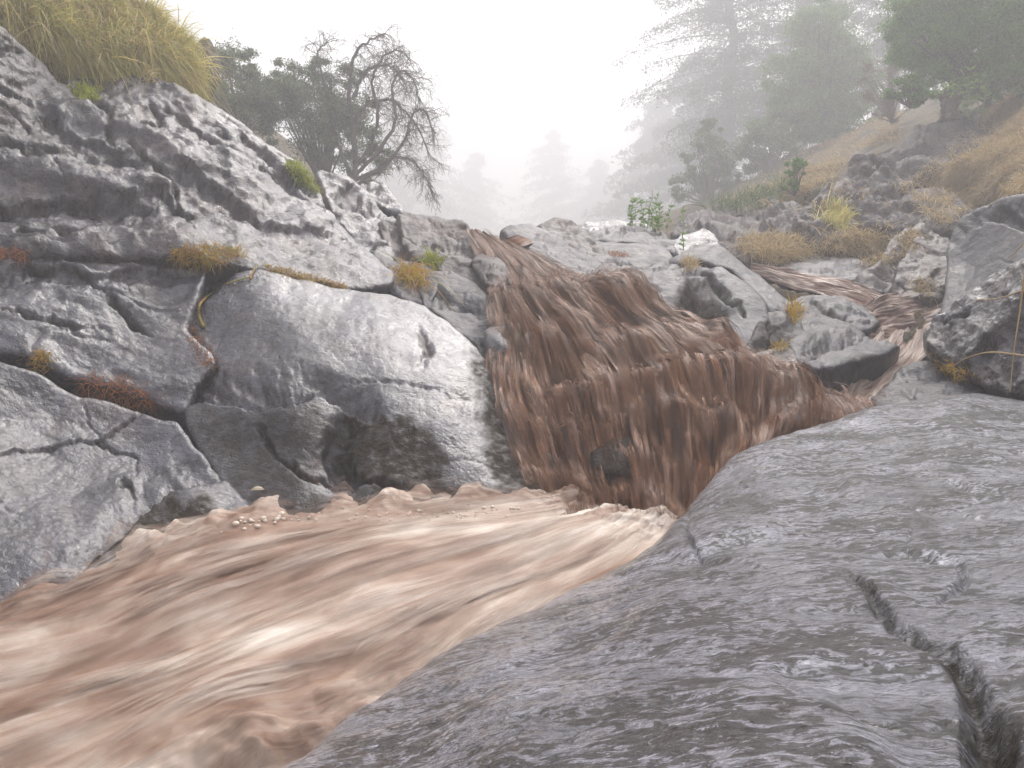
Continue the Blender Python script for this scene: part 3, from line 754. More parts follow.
# keep the ground below every rock
allp = np.concatenate(PLAN)
ix = np.clip(np.searchsorted(gxs, allp[:, 0]), 0, len(gxs) - 1); iy = np.clip(np.searchsorted(gys, allp[:, 1]), 0, len(gys) - 1)
mn = np.full(GX.shape, 1e9)
np.minimum.at(mn, (iy, ix), allp[:, 2])
for _ in range(2):
    m2 = mn.copy()
    for ax in (0, 1):
        for s in (-1, 1):
            m2 = np.minimum(m2, np.roll(mn, s, ax))
    mn = m2
GZ = np.where(mn < 1e8, np.minimum(GZ, mn - 0.10), GZ)
iig = np.arange(GX.size).reshape(GX.shape)
gf = np.stack([iig[:-1, :-1].ravel(), iig[:-1, 1:].ravel(), iig[1:, 1:].ravel(), iig[1:, :-1].ravel()], -1)
gv = np.c_[GX.ravel(), GY.ravel(), GZ.ravel()]
mg, n, b = mat_new('hill_ground')
tc = n.nodes.new('ShaderNodeTexCoord')
v = tc.outputs['Object']
c = ramp(n, noise_tex(n, v, 0.5, 6, 0.65), [(0.35, (0.06, 0.045, 0.03)), (0.5, (0.24, 0.18, 0.10)), (0.62, (0.15, 0.13, 0.08)), (0.72, (0.1, 0.08, 0.075))])
c = mixc(n, 1.0, c, ramp(n, noise_tex(n, v, 14, 5, 0.7), [(0.3, 0.5), (0.7, 1.3)]), 'MULTIPLY')
n.links.new(c, b.inputs['Base Color'])
b.inputs['Roughness'].default_value = 0.85
bp = N(n, 'ShaderNodeBump', i_Distance=0.15)
n.links.new(noise_tex(n, v, 6, 8, 0.7), bp.inputs['Height']); n.links.new(bp.outputs[0], b.inputs['Normal'])
gme = new_mesh('ground', gv, gf, mg)
tag(link('ground', gme), kind='structure')
GROUND0 = sum(len(f_) for f_ in BF); HIT = [0]
BV.append(gv); BF.append(gf + BOFF[0]); BOFF[0] += len(gv)

BVH = BVHTree.FromPolygons(np.concatenate(BV).tolist(), np.concatenate(BF).tolist(), all_triangles=False)


def hit(px, py):
    dr = P(px, py, 1.0)
    dr = Vector(dr / np.linalg.norm(dr))
    loc, nr, i, dist = BVH.ray_cast(Vector((0, 0, 0)) + dr * 0.3, dr)
    if loc is None:
        return None, None
    HIT[0] = i
    if nr.dot(dr) > 0: nr = -nr
    return np.array(loc), np.array(nr)


# ------------------------------------------------------------------ water
def water_mat(name, stops, su, sv, wts=(0.55, 0.3, 0.15), rough=0.25, bump=0.02, seed=0.0, alpha=None, orange=0.3, iso=0.0):
    m, n, b = mat_new(name)
    uv = N(n, 'ShaderNodeUVMap', uv_map='UVMap')
    def streak(su_, sv_, detail, z, dist=0.0):
        mp = n.nodes.new('ShaderNodeMapping'); n.links.new(uv.outputs[0], mp.inputs['Vector'])
        mp.inputs['Scale'].default_value = (su_, sv_, 1); mp.inputs['Location'].default_value = (0, 0, z + seed)
        return noise_tex(n, mp.outputs[0], 1.0, detail, 0.6, dist)
    s1 = streak(su, sv * 1.6, 3, 0.0, 0.5)
    s2 = streak(su * 4.6, sv * 1.5, 3, 5.0, 0.15)
    s3 = streak(su * 15, sv * 2.2, 3, 9.0)
    at = N(n, 'ShaderNodeAttribute', attribute_name='foam')
    s = mth(n, 'ADD', mth(n, 'MULTIPLY', s1, wts[0]), mth(n, 'MULTIPLY', s2, wts[1]))
    s = mth(n, 'ADD', s, mth(n, 'MULTIPLY', s3, wts[2]))
    s = mth(n, 'ADD', s, at.outputs['Fac'])
    if iso: s = mth(n, 'ADD', s, mth(n, 'MULTIPLY', mth(n, 'SUBTRACT', streak(su * 2.2, sv * 5, 5, 31.0, 0.8), 0.5), iso))
    c = ramp(n, s, stops)
    of = ramp(n, streak(su * 2.1, sv * 0.8, 3, 21.0), [(0.5, 0.0), (0.66, 1.0)])
    c = mixc(n, mth(n, 'MULTIPLY', of, orange), c, (0.36, 0.15, 0.035))
    n.links.new(c, b.inputs['Base Color'])
    b.inputs['Roughness'].default_value = rough
    b.inputs['IOR'].default_value = 1.33
    h = mth(n, 'ADD', mth(n, 'MULTIPLY', s2, 0.6), mth(n, 'MULTIPLY', s3, 0.35))
    bp = N(n, 'ShaderNodeBump', i_Strength=1.0, i_Distance=bump)
    n.links.new(h, bp.inputs['Height']); n.links.new(bp.outputs[0], b.inputs['Normal'])
    b.inputs['Subsurface Weight'].default_value = 0.0
    return m


W_DARK = (0.030, 0.011, 0.006); W_BROWN = (0.17, 0.066, 0.028); W_TAN = (0.40, 0.20, 0.11); W_PINK = (0.48, 0.34, 0.28); W_CREAM = (0.78, 0.66, 0.56)
M_POOL = water_mat('muddy_pool_water', [(0.34, (0.15, 0.082, 0.052)), (0.44, (0.32, 0.21, 0.155)), (0.52, (0.50, 0.385, 0.31)), (0.63, (0.80, 0.72, 0.63))], 1.2, 0.42, wts=(0.80, 0.16, 0.04), rough=0.5, bump=0.006, orange=0.12, iso=0.35)
M_FALL = water_mat('muddy_falls_water', [(0.36, W_DARK), (0.46, W_BROWN), (0.56, W_TAN), (0.68, W_PINK)], 2.2, 0.42, rough=0.3, wts=(0.5, 0.36, 0.14), bump=0.018, seed=3, orange=0.8)
M_SIDE = water_mat('muddy_side_water', [(0.32, W_DARK), (0.45, (0.17, 0.09, 0.065)), (0.56, W_PINK), (0.7, W_CREAM)], 3.0, 0.5, rough=0.22, bump=0.05, seed=8, orange=0.2)


def loft_grid(lines, nu, nv):
    L = np.array([catmull(l, nv) for l in lines])       # lines x nv x 3 (px, py, d)
    W = np.array([P(l[:, 0], l[:, 1], l[:, 2]) for l in L])
    return catmull(W, nu)                                # nu x nv x 3


def grid_normals(G):
    du = np.gradient(G, axis=0); dv = np.gradient(G, axis=1)
    n_ = np.cross(du, dv); n_ /= np.linalg.norm(n_, axis=-1, keepdims=True) + 1e-9
    s = np.sign((n_ * np.array([0, -0.55, 0.83])).sum(-1, keepdims=True)); s[s == 0] = 1
    return n_ * s


def water(name, lines, nu, nv, mat, disp, foam, uvscale, thick=0.0):
    G = loft_grid(lines, nu, nv)
    nrm = grid_normals(G)
    U, V = np.meshgrid(np.linspace(0, len(lines) - 1, nu), np.linspace(0, len(lines[0]) - 1, nv), indexing='ij')
    h = disp(U, V, G)
    G2 = G + nrm * h[..., None]
    ii = np.arange(nu * nv).reshape(nu, nv)
    f = np.stack([ii[:-1, :-1].ravel(), ii[1:, :-1].ravel(), ii[1:, 1:].ravel(), ii[:-1, 1:].ravel()], -1)
    uv = np.c_[U.ravel() * uvscale[0], V.ravel() * uvscale[1]]
    me = new_mesh(name, G2.reshape(-1, 3), f, mat, uv=uv, attrs={'foam': foam(U, V, h).ravel()})
    tag(link(name, me), kind='structure')
    return G2, nrm


def n3(a, b, c=0.0):
    return perlin(np.stack([a, b, np.full(a.shape, c)], -1))


POOL = [
 [(560, 494, 3.9), (400, 499, 3.85), (250, 508, 3.75), (110, 558, 3.26), (-80, 640, 2.78)],
 [(600, 502, 3.85), (430, 527, 3.42), (250, 572, 2.92), (90, 630, 2.58), (-90, 692, 2.38)],
 [(640, 509, 3.75), (480, 560, 3.05), (300, 630, 2.5), (110, 700, 2.2), (-110, 780, 1.95)],
 [(680, 514, 3.7), (560, 590, 2.75), (400, 690, 2.15), (200, 780, 1.85), (-80, 900, 1.6)],
 [(740, 525, 3.55), (680, 620, 2.6), (560, 750, 1.9), (400, 860, 1.65), (150, 1000, 1.4)]]


def pool_disp(U, V, G):
    big = n3(U * 1.1, V * 0.9, 1.0) * 0.07 + n3(U * 2.4, V * 0.7, 4.0) * 0.016
    med = n3(U * 6, V * 0.8, 7.0) * 0.006 + n3(U * 15, V * 1.3, 9.0) * 0.003
    edge = np.exp(-(U / 0.35) ** 2)
    chop = fbm(G.reshape(-1, 3) * 6, 3, 0.5).reshape(U.shape)
    e2 = np.exp(-((U - 3.05) / 0.35) ** 2) * np.clip((V - 1.2) / 1, 0, 1)
    foot = np.exp(-(V / 0.25) ** 2)
    return big + med + (chop * 0.065 + 0.01) * np.clip(edge + 0.8 * e2 + 0.35 * foot, 0, 1) + 0.018 * foot * fbm(G.reshape(-1, 3) * 16, 3, 0.6).reshape(U.shape) + 0.02 * edge


def pool_foam(U, V, h):
    f = 0.06 * np.exp(-((V - 0.5) / 0.9) ** 2) + 0.10 * n3(U * 1.1, V * 0.7, 3.0)
    f += 0.35 * (h - 0.02)
    f += 0.10 * np.exp(-(U / 0.3) ** 2) * (0.1 + n3(U * 3, V * 6, 40.0)) + 0.09 * np.exp(-(V / 0.3) ** 2) * n3(U * 6, V * 14, 44.0) - 0.02 * np.exp(-(V / 0.15) ** 2) - 0.01
    f -= 0.10 * np.exp(-((U - 3.05) / 0.3) ** 2) * np.clip((V - 1.6) / 1, 0, 1)
    return f


PG, PN = water('water', POOL, 460, 520, M_POOL, pool_disp, pool_foam, (1.0, 1.0))


CREST = [([(492, 300), (520, 304), (560, 298), (600, 293), (650, 296), (684, 306)], 20, 0.07),
         ([(500, 345), (530, 352), (560, 346), (600, 352)], 22, 0.07),
         ([(590, 385), (640, 352), (690, 350), (716, 362)], 26, 0.07),
         ([(545, 422), (600, 410), (660, 392), (700, 382), (760, 390), (830, 398)], 22, 0.09),
         ([(640, 296), (680, 304), (706, 334), (722, 362)], 20, 0.07),
         ([(540, 462), (575, 440), (640, 430), (690, 424)], 18, 0.08),
         ([(476, 244), (500, 256), (530, 266)], 16, 0.07)]


def to_px(G):
    X = G[..., 0]; dd_ = G[..., 1] * cp_ + G[..., 2] * sp_; Y = -G[..., 1] * sp_ + G[..., 2] * cp_
    return np.stack([512 + F * X / dd_, 384 - F * Y / dd_], -1)


def fall_disp(U, V, G):
    h = n3(U * 2.2, V * 0.9, 1.0) * 0.07 + n3(U * 5.5, V * 1.5, 4.0) * 0.028
    h += n3(U * 13, V * 2.2, 7.0) * 0.008 + n3(U * 30, V * 3, 9.0) * 0.002
    h += 0.10 * n3(U * 1.3, V * 1.7, 14.0) + 0.05 * n3(U * 3.2, V * 3.4, 24.0)
    q = to_px(G).reshape(-1, 2)
    q = q + np.c_[fbm(np.c_[q / 30.0, np.zeros(len(q))], 3), fbm(np.c_[q / 30.0, np.full(len(q), 9.0)], 3)] * 9
    for ln, w_, a_ in CREST:
        dd, sd, _, _ = line_field(q, [(x, y, 1, 1) for x, y in ln])
        below = sd > 0
        x = np.clip(dd / np.where(below, w_ * 0.6, w_ * 1.5), 0, 1)
        h += (a_ * (1 - x * x * (3 - 2 * x))).reshape(h.shape)
    top = np.clip((V - 0.5) / 3.2, 0.3, 1); edge_ = np.clip((6 - U) / 2.2, 0.12, 1) * np.clip(U / 0.5, 0.3, 1)
    return h * top * edge_ - 0.02 - 0.05 * np.clip((3.4 - V) / 1.5, 0, 1) - 0.05 * np.clip(U - 4.6, 0, 1) * (V < 4.2)


def fall_foam(U, V, h):
    f = 0.55 * (h - 0.08)
    f += 0.13 * n3(U * 1.0, V * 1.2, 13.0) + 0.06 * n3(U * 2.6, V * 2.6, 17.0)
    f += 0.15 * np.clip((V - 6.0) / 1.2, 0, 1) * np.exp(-((U - 2.6) / 1.0) ** 2)
    f += 0.03 * (U > 4.2)
    return f + 0.025


FG, FN = water('waterfall', FALL, 560, 420, M_FALL, fall_disp, fall_foam, (1.0, 1.0))


def side_disp(U, V, G):
    return n3(U * 3.0, V * 1.0, 1.0) * 0.05 + n3(U * 9, V * 1.6, 4.0) * 0.02 + n3(U * 24, V * 2, 7.0) * 0.008


water('water_channel', [[(752, 264, 8.3), (800, 271, 7.9), (850, 281, 7.5), (886, 296, 7.2)], [(750, 268, 8.2), (798, 280, 7.6), (842, 290, 7.2), (880, 305, 7.0)], [(754, 274, 8.0), (796, 289, 7.35), (838, 301, 6.95), (870, 318, 6.7)]],
      160, 180, M_SIDE, lambda U, V, G: side_disp(U, V, G) * 1.0, lambda U, V, h: h * 1.2 + 0.01, (1.2, 1.5))
water('water_channel', [[(965, 276, 7.9), (915, 288, 7.4), (880, 296, 7.1), (858, 312, 6.9)], [(960, 300, 7.1), (920, 308, 6.9), (885, 315, 6.7), (862, 325, 6.6)], [(955, 325, 6.5), (930, 334, 6.3), (895, 338, 6.3), (866, 338, 6.3)]],
      160, 160, M_SIDE, lambda U, V, G: side_disp(U, V, G) * 1.3, lambda U, V, h: h * 1.4 - 0.03, (1.2, 1.5))
water('water_channel', [[(880, 328, 6.5), (868, 346, 6.05), (848, 362, 5.65), (832, 380, 5.3), (826, 412, 4.9)], [(910, 330, 6.4), (895, 350, 5.95), (872, 368, 5.5), (852, 390, 5.15), (845, 415, 4.8)],
                        [(944, 328, 6.3), (934, 350, 5.9), (908, 372, 5.4), (885, 392, 5.05), (872, 415, 4.7)]],
      160, 180, M_SIDE, lambda U, V, G: side_disp(U, V, G) * 1.2, lambda U, V, h: h * 0.6 + 0.10, (1.5, 1.3))

# >>> details
# strands of water standing off the falls
def sample_grid(G, u, v):
    """u, v in 0..1 arrays -> bilinear point"""
    a = u * (G.shape[0] - 1.001); b = np.clip(v, 0, 1) * (G.shape[1] - 1.001)
    i = np.clip(a.astype(int), 0, G.shape[0] - 2); j = b.astype(int); fu = (a - i)[..., None]; fv = (b - j)[..., None]
    return (G[i, j] * (1 - fu) * (1 - fv) + G[i + 1, j] * fu * (1 - fv) + G[i, j + 1] * (1 - fu) * fv + G[i + 1, j + 1] * fu * fv)


def strands(name, G, Nn, n, rng, wid, length, lift, mat, vlo=0.0, vhi=0.95):
    k = 9
    u0 = rng.rand(n) * 1.04 - 0.02; v0 = vlo + rng.rand(n) * (vhi - vlo); L = length * (0.4 + rng.rand(n))
    w = wid * (0.3 + rng.rand(n) ** 2 * 1.6)
    t = np.linspace(0, 1, k)
    vv = v0[:, None] + L[:, None] * t
    drift = (rng.rand(n) - 0.5)[:, None] * 0.03 * t
    env = np.sin(np.pi * np.clip(t, 0.0, 1)) ** 0.7
    out = []
    lf = lift * (0.3 + rng.rand(n))
    for sgn in (-1, 1):
        uu = u0[:, None] + drift + sgn * w[:, None] * (0.35 + 0.65 * env)
        p = sample_grid(G, uu, vv) + sample_grid(Nn, uu, vv) * (lf[:, None] * env)[..., None]
        out.append(p)
    Vv = np.stack(out, 2)                 # n, k, 2, 3
    idx = np.arange(n * k * 2).reshape(n, k, 2)
    f = np.stack([idx[:, :-1, 0], idx[:, 1:, 0], idx[:, 1:, 1], idx[:, :-1, 1]], -1).reshape(-1, 4)
    tone = np.repeat((rng.rand(n) - 0.5), k * 2) * 0.35
    uu = np.broadcast_to(u0[:, None, None] * 6 + np.array([0, 1.0]) * w[:, None, None] * 12, (n, k, 2))
    uv = np.stack([uu, np.broadcast_to(vv[:, :, None] * 8, (n, k, 2))], -1).reshape(-1, 2)
    a_ = np.broadcast_to(env[None, :, None], (n, k, 2)).ravel()
    me = new_mesh(name, Vv.reshape(-1, 3), f, mat, uv=uv, attrs={'foam': tone, 'veil': a_})
    tag(link(name, me), kind='stuff')


def veil_mat(name, stops, amount):
    m = water_mat(name, stops, 2.2, 0.42, rough=0.35, bump=0.02, seed=5, orange=0.45)
    n = m.node_tree; b = [x for x in n.nodes if x.type == 'BSDF_PRINCIPLED'][0]
    uv = N(n, 'ShaderNodeUVMap', uv_map='UVMap')
    mp = n.nodes.new('ShaderNodeMapping'); n.links.new(uv.outputs[0], mp.inputs['Vector'])
    mp.inputs['Scale'].default_value = (13, 1.1, 1)
    s = ramp(n, noise_tex(n, mp.outputs[0], 1.0, 3, 0.6), [(0.40, 0.0), (0.62, 1.0)])
    at = N(n, 'ShaderNodeAttribute', attribute_name='veil')
    n.links.new(mth(n, 'MULTIPLY', mth(n, 'MULTIPLY', s, mth(n, 'POWER', at.outputs['Fac'], 1.5)), amount), b.inputs['Alpha'])
    return m


M_VEIL = veil_mat('water_veil', [(0.30, W_DARK), (0.45, W_BROWN), (0.58, W_TAN), (0.72, W_PINK)], 0.62)
rng = np.random.RandomState(3)
strands('water_spray', FG, FN, 2600, rng, 0.016, 0.15, 0.07, M_VEIL)
strands('water_spray', FG, FN, 2200, rng, 0.004, 0.09, 0.10, M_VEIL, 0.25)
M_VEIL2 = veil_mat('pool_veil', [(0.30, (0.16, 0.085, 0.055)), (0.42, (0.34, 0.215, 0.16)), (0.54, (0.52, 0.38, 0.31)), (0.66, (0.80, 0.69, 0.60))], 0.35)
strands('water_spray', PG, PN, 500, rng, 0.022, 0.22, 0.02, M_VEIL2, 0.0, 0.9)

# ------------------------------------------------------------------ plants
def leaf_mat(name, cols, rough=0.6, trans=0.4):
    m, n, b = mat_new(name)
    g = n.nodes.new('ShaderNodeNewGeometry')
    tc = n.nodes.new('ShaderNodeTexCoord')
    s = mth(n, 'ADD', mth(n, 'MULTIPLY', g.outputs['Random Per Island'], 0.55), mth(n, 'MULTIPLY', noise_tex(n, tc.outputs['Object'], 3.5, 3), 0.45))
    c = ramp(n, s, [(0.2 + 0.6 * i / (len(cols) - 1), c_) for i, c_ in enumerate(cols)])
    n.links.new(c, b.inputs['Base Color'])
    b.inputs['Roughness'].default_value = rough
    tr = n.nodes.new('ShaderNodeBsdfTranslucent'); n.links.new(c, tr.inputs['Color'])
    mx = n.nodes.new('ShaderNodeMixShader'); mx.inputs[0].default_value = trans
    out = [x for x in n.nodes if x.type == 'OUTPUT_MATERIAL'][0]
    n.links.new(b.outputs[0], mx.inputs[1]); n.links.new(tr.outputs[0], mx.inputs[2]); n.links.new(mx.outputs[0], out.inputs['Surface'])
    return m


M_GOLD = leaf_mat('golden_grass', [(0.30, 0.32, 0.07), (0.56, 0.50, 0.11), (0.86, 0.70, 0.30), (0.44, 0.46, 0.11), (0.95, 0.80, 0.45)], trans=0.5)
M_STRAW = leaf_mat('straw_grass', [(0.22, 0.15, 0.07), (0.52, 0.39, 0.19), (0.72, 0.58, 0.34), (0.46, 0.31, 0.13), (0.62, 0.52, 0.32)])
M_MOSS = leaf_mat('moss_grass', [(0.320, 0.105, 0.024), (0.576, 0.375, 0.036), (0.416, 0.405, 0.036), (0.640, 0.240, 0.036), (0.512, 0.450, 0.072)])
M_YGREEN = leaf_mat('yellow_green_moss', [(0.196, 0.240, 0.024), (0.420, 0.495, 0.048), (0.588, 0.570, 0.072)])
M_NEEDLE = leaf_mat('fallen_needles', [(0.240, 0.070, 0.024), (0.510, 0.168, 0.054), (0.630, 0.252, 0.084), (0.360, 0.224, 0.072)])
M_GREY = leaf_mat('grey_green_leaves', [(0.081, 0.112, 0.054), (0.162, 0.217, 0.102), (0.257, 0.315, 0.156)])
M_GREEN = leaf_mat('green_leaves', [(0.084, 0.160, 0.039), (0.154, 0.280, 0.066), (0.266, 0.416, 0.110)])
M_PINE = leaf_mat('pine_needles', [(0.060, 0.144, 0.024), (0.135, 0.288, 0.042), (0.240, 0.448, 0.072)])
M_DPINE = leaf_mat('dark_needles', [(0.03, 0.036, 0.03), (0.06, 0.065, 0.055), (0.08, 0.085, 0.075)])
M_BRIGHT = leaf_mat('bright_green_leaves', [(0.120, 0.238, 0.039), (0.240, 0.420, 0.078), (0.375, 0.532, 0.143)])
M_DEAD = leaf_mat('dead_twigs', [(0.10, 0.06, 0.045), (0.2, 0.13, 0.10), (0.14, 0.09, 0.07)])
mb, n, b = mat_new('bark')
tc = n.nodes.new('ShaderNodeTexCoord')
n.links.new(ramp(n, noise_tex(n, tc.outputs['Object'], 12, 5, 0.7), [(0.3, (0.06, 0.045, 0.038)), (0.7, (0.19, 0.15, 0.135))]), b.inputs['Base Color'])
b.inputs['Roughness'].default_value = 0.75
M_BARK = mb


def unit(a):
    return a / (np.linalg.norm(a, axis=-1, keepdims=True) + 1e-9)


def blades_geo(root, dirv, L, w, droop, rng, k=5, curl=0.15):
    """arrays of grass blades -> verts, faces"""
    n_ = len(root)
    t = np.linspace(0, 1, k)[None, :, None]
    side = unit(np.cross(dirv, rng.normal(size=(n_, 3))))
    bend = unit(rng.normal(size=(n_, 3))) * curl
    pos = root[:, None] + dirv[:, None] * (L[:, None, None] * t) + bend[:, None] * (L[:, None, None] * t ** 2) + np.array([0, 0, -1.0]) * (droop[:, None, None] * L[:, None, None] * t ** 2.2)
    ww = (w[:, None, None] * (1 - t) ** 0.7 + 0.0006) * side[:, None]
    Vv = np.stack([pos - ww, pos + ww], 2)
    idx = np.arange(n_ * k * 2).reshape(n_, k, 2)
    f = np.stack([idx[:, :-1, 0], idx[:, 1:, 0], idx[:, 1:, 1], idx[:, :-1, 1]], -1).reshape(-1, 4)
    return Vv.reshape(-1, 3), f


def put(name, V, f, mat, label=None, cat=None, group=None, kind=None, parent=None, base=None):
    c = np.asarray(base if base is not None else V.mean(0), float)
    o = link(name, new_mesh(name, V - c, f, mat, smooth=False), None if parent is not None else c)
    if parent is not None:
        o.parent = parent
        o.location = Vector(c.tolist()) - parent.location
    return tag(o, label, cat, group, kind)


def scatter_px(poly, n, rng):
    poly = np.array(poly, float)
    lo, hi = poly.min(0), poly.max(0)
    out = []
    while len(out) < n:
        q = lo + rng.rand(n * 2, 2) * (hi - lo)
        e, _ = poly_dist(q, poly)
        out += q[e > 0].tolist()
    return np.array(out[:n])


def roots_on(poly, n, rng, dmin=0, dmax=99, per=1, spread=0.0, soil=False):
    q = scatter_px(poly, n, rng)
    R, Nn = [], []
    for x, y in q:
        loc, nr = hit(x, y)
        if loc is None: continue
        if soil and HIT[0] < GROUND0 and rng.rand() > 0.12: continue
        d = np.linalg.norm(loc)
        if dmin < d < dmax:
            R.append(loc); Nn.append(nr)
    R = np.array(R); Nn = np.array(Nn)
    if per > 1:
        R = np.repeat(R, per, 0) + rng.normal(size=(len(R) * per, 3)) * spread * [1, 1, 0.3]; Nn = np.repeat(Nn, per, 0)
    return R, Nn


# the big golden grass bank, top left
rng = np.random.RandomState(11)
R, Nn = roots_on([(-40, -20), (0, -30), (60, -25), (112, -4), (150, 14), (178, 40), (194, 66), (200, 86), (160, 80), (128, 74), (62, 74), (22, 36), (-40, 10)], 5200, rng, 5, 12, 5, 0.05)
nb = len(R)
cl = np.stack([perlin(R * 3.1 + 5), perlin(R * 3.1 + 25), perlin(R * 3.1 + 45)], -1)
dv = unit(Nn * 0.25 + np.array([0.35, -0.45, 0.55]) + cl * 0.9 + rng.normal(size=(nb, 3)) * 0.22)
lng = (rng.rand(nb) < 0.12)
Vg, fg = blades_geo(R - Nn * 0.02, dv, (0.18 + rng.rand(nb) * 0.26) * (1 + 0.6 * lng) * (1 + 0.5 * cl[:, 0]), 0.002 + rng.rand(nb) * 0.0035 + 0.002 * lng, 0.45 + rng.rand(nb) * 0.9, rng, 6, 0.25)
put('grass', Vg, fg, M_GOLD, kind='stuff')

rng = np.random.RandomState(17)
R, Nn = roots_on([(-40, -20), (0, -30), (60, -25), (112, -4), (150, 14), (178, 40), (194, 66), (200, 88), (160, 84), (128, 78), (62, 78), (18, 36), (-40, 10)], 520, rng, 5, 12, 3, 0.05)
nb = len(R)
dv = unit(np.array([0.3, -0.5, 0.7]) + rng.normal(size=(nb, 3)) * 0.45)
Vg, fg = blades_geo(R, dv, 0.30 + rng.rand(nb) * 0.35, 0.003 + rng.rand(nb) * 0.0035, 0.6 + rng.rand(nb) * 0.9, rng, 7, 0.35)
put('grass', Vg, fg, M_STRAW, kind='stuff')

# straw grass over the right slope
rng = np.random.RandomState(12)
zones = [([(725, 196), (760, 175), (790, 140), (860, 112), (905, 112), (900, 140), (860, 150), (835, 178), (800, 200), (750, 212)], 2600, 10, 40),
         ([(895, 186), (940, 168), (985, 140), (1040, 78), (1060, 200), (1024, 192), (975, 205), (950, 232), (925, 215), (905, 195)], 5200, 6, 30),
         ([(985, 118), (1040, 80), (1040, 150), (960, 180), (900, 190), (940, 160)], 3000, 6, 30),
         ([(800, 205), (850, 180), (905, 205), (900, 232), (860, 250), (815, 246)], 500, 6, 30)]
Rs, Ns = [], []
for pl, nn_, a, b_ in zones:
    R, Nn = roots_on(pl, nn_, rng, a, b_, 4, 0.05, True)
    Rs.append(R); Ns.append(Nn)
R = np.concatenate(Rs); Nn = np.concatenate(Ns)
keep = fbm(np.c_[R[:, :2] * 1.3, np.zeros(len(R))], 3) > -0.32
R, Nn = R[keep], Nn[keep]; nb = len(R)
clump = perlin(R * 2.2)
dv = unit(Nn * 0.3 + np.array([-0.45, -0.35, 0.5]) + np.c_[clump, -clump * 0.3, np.zeros(nb)] * 0.5 + rng.normal(size=(nb, 3)) * 0.3)
Vg, fg = blades_geo(R, dv, 0.14 + rng.rand(nb) * 0.26, 0.003 + rng.rand(nb) * 0.004, 0.5 + rng.rand(nb) * 0.6, rng, 5, 0.3)
put('grass', Vg, fg, M_STRAW, kind='stuff')

# low weeds of the slope (greenish, hazy)
rng = np.random.RandomState(13)
R, Nn = roots_on([(690, 150), (745, 150), (790, 150), (800, 190), (740, 215), (700, 205)], 900, rng, 9, 45, 7, 0.12)
nb = len(R)
Vg, fg = blades_geo(R, unit(np.array([0, 0, 1.0]) + rng.normal(size=(nb, 3)) * 0.45), 0.08 + rng.rand(nb) * 0.2, 0.005 + rng.rand(nb) * 0.007, 0.4 * np.ones(nb), rng, 4, 0.5)
put('undergrowth', Vg, fg, M_GREY, kind='stuff')


def tussock(name, poly, n, L, mat, label, cat, seed, up=(0, -0.2, 1), sp=0.5, droop=0.7, w=0.003, per=3, spread=0.02, k=5, dmax=99):
    r_ = np.random.RandomState(seed)
    R, Nn = roots_on(poly, n, r_, 0, dmax, per, spread)
    if not len(R): return
    # keep to the nearest cluster in depth
    d = np.linalg.norm(R, axis=1); md = np.median(d); k_ = (np.abs(d - md) < 0.6) & (np.linalg.norm(R - np.median(R, 0), axis=1) < 3.0 * np.median(np.linalg.norm(R - np.median(R, 0), axis=1)) + 0.03); R, Nn = R[k_], Nn[k_]
    nb = len(R)
    dv = unit(Nn * 0.4 + np.array(up, float) + r_.normal(size=(nb, 3)) * sp)
    V_, f_ = blades_geo(R - Nn * 0.01, dv, L * (0.4 + r_.rand(nb) * 0.8), w * (0.6 + r_.rand(nb)), droop * (0.6 + r_.rand(nb) * 0.8), r_, k, 0.35)
    b_ = R.mean(0).copy(); b_[2] = R[:, 2].min()
    return put(name, V_, f_, mat, label, cat, base=b_)


tussock('grass_tussock', [(738, 256), (745, 240), (770, 232), (800, 238), (806, 256), (775, 264)], 330, 0.30, M_STRAW, 'round straw-coloured tussock on the flat rocks right of the scooped boulder', 'grass', 21, (0, -0.2, 0.7), 0.6, 0.8, 0.0035, 5, 0.06)
tussock('grass_tussock', [(820, 250), (830, 236), (862, 232), (885, 236), (878, 252), (850, 256)], 260, 0.24, M_STRAW, 'straw tussock left of the leaning brown-grey boulder', 'grass', 22, (0, -0.2, 0.6), 0.6, 0.8, 0.0035, 5, 0.06)
tussock('grass_tussock', [(822, 226), (826, 205), (838, 200), (846, 222), (838, 240)], 150, 0.34, M_GOLD, 'yellow-green clump of upright grass on the pinkish outcrop', 'grass', 23, (0, -0.3, 0.8), 0.4, 0.7, 0.0035, 5, 0.05)
tussock('grass_tussock', [(896, 232), (906, 222), (916, 230), (914, 262), (902, 262)], 140, 0.2, M_STRAW, 'dry grass hanging down over the leaning brown-grey boulder', 'grass', 24, (0, -0.6, 0.2), 0.4, 1.0, 0.003, 4, 0.04)
tussock('grass_tussock', [(862, 262), (876, 246), (890, 250), (884, 268), (868, 272)], 120, 0.18, M_STRAW, 'small straw tuft at the left foot of the leaning brown-grey boulder', 'grass', 25, (0, -0.3, 0.6), 0.5, 0.8, 0.003, 4, 0.05)
tussock('grass_tussock', [(912, 282), (925, 275), (938, 284), (930, 298), (916, 296)], 60, 0.12, M_STRAW, 'tiny dry tuft low on the front of the leaning brown-grey boulder', 'grass', 26, (0, -0.5, 0.5), 0.5, 0.8, 0.003, 4, 0.04)
tussock('grass_tuft', [(172, 256), (180, 248), (205, 244), (238, 246), (248, 256), (222, 264), (196, 268), (180, 266)], 420, 0.075, M_MOSS, 'orange and green mossy tuft in the crack above the big pale boulder', 'moss', 27, (0, -0.4, 0.7), 0.8, 0.6, 0.0014, 4, 0.012)
tussock('grass_tuft', [(262, 264), (285, 268), (320, 277), (346, 284), (344, 289), (300, 280), (268, 272)], 420, 0.05, M_MOSS, 'thin strip of orange moss along the top edge of the big pale boulder', 'moss', 28, (0, -0.4, 0.7), 0.8, 0.6, 0.0014, 4, 0.012)
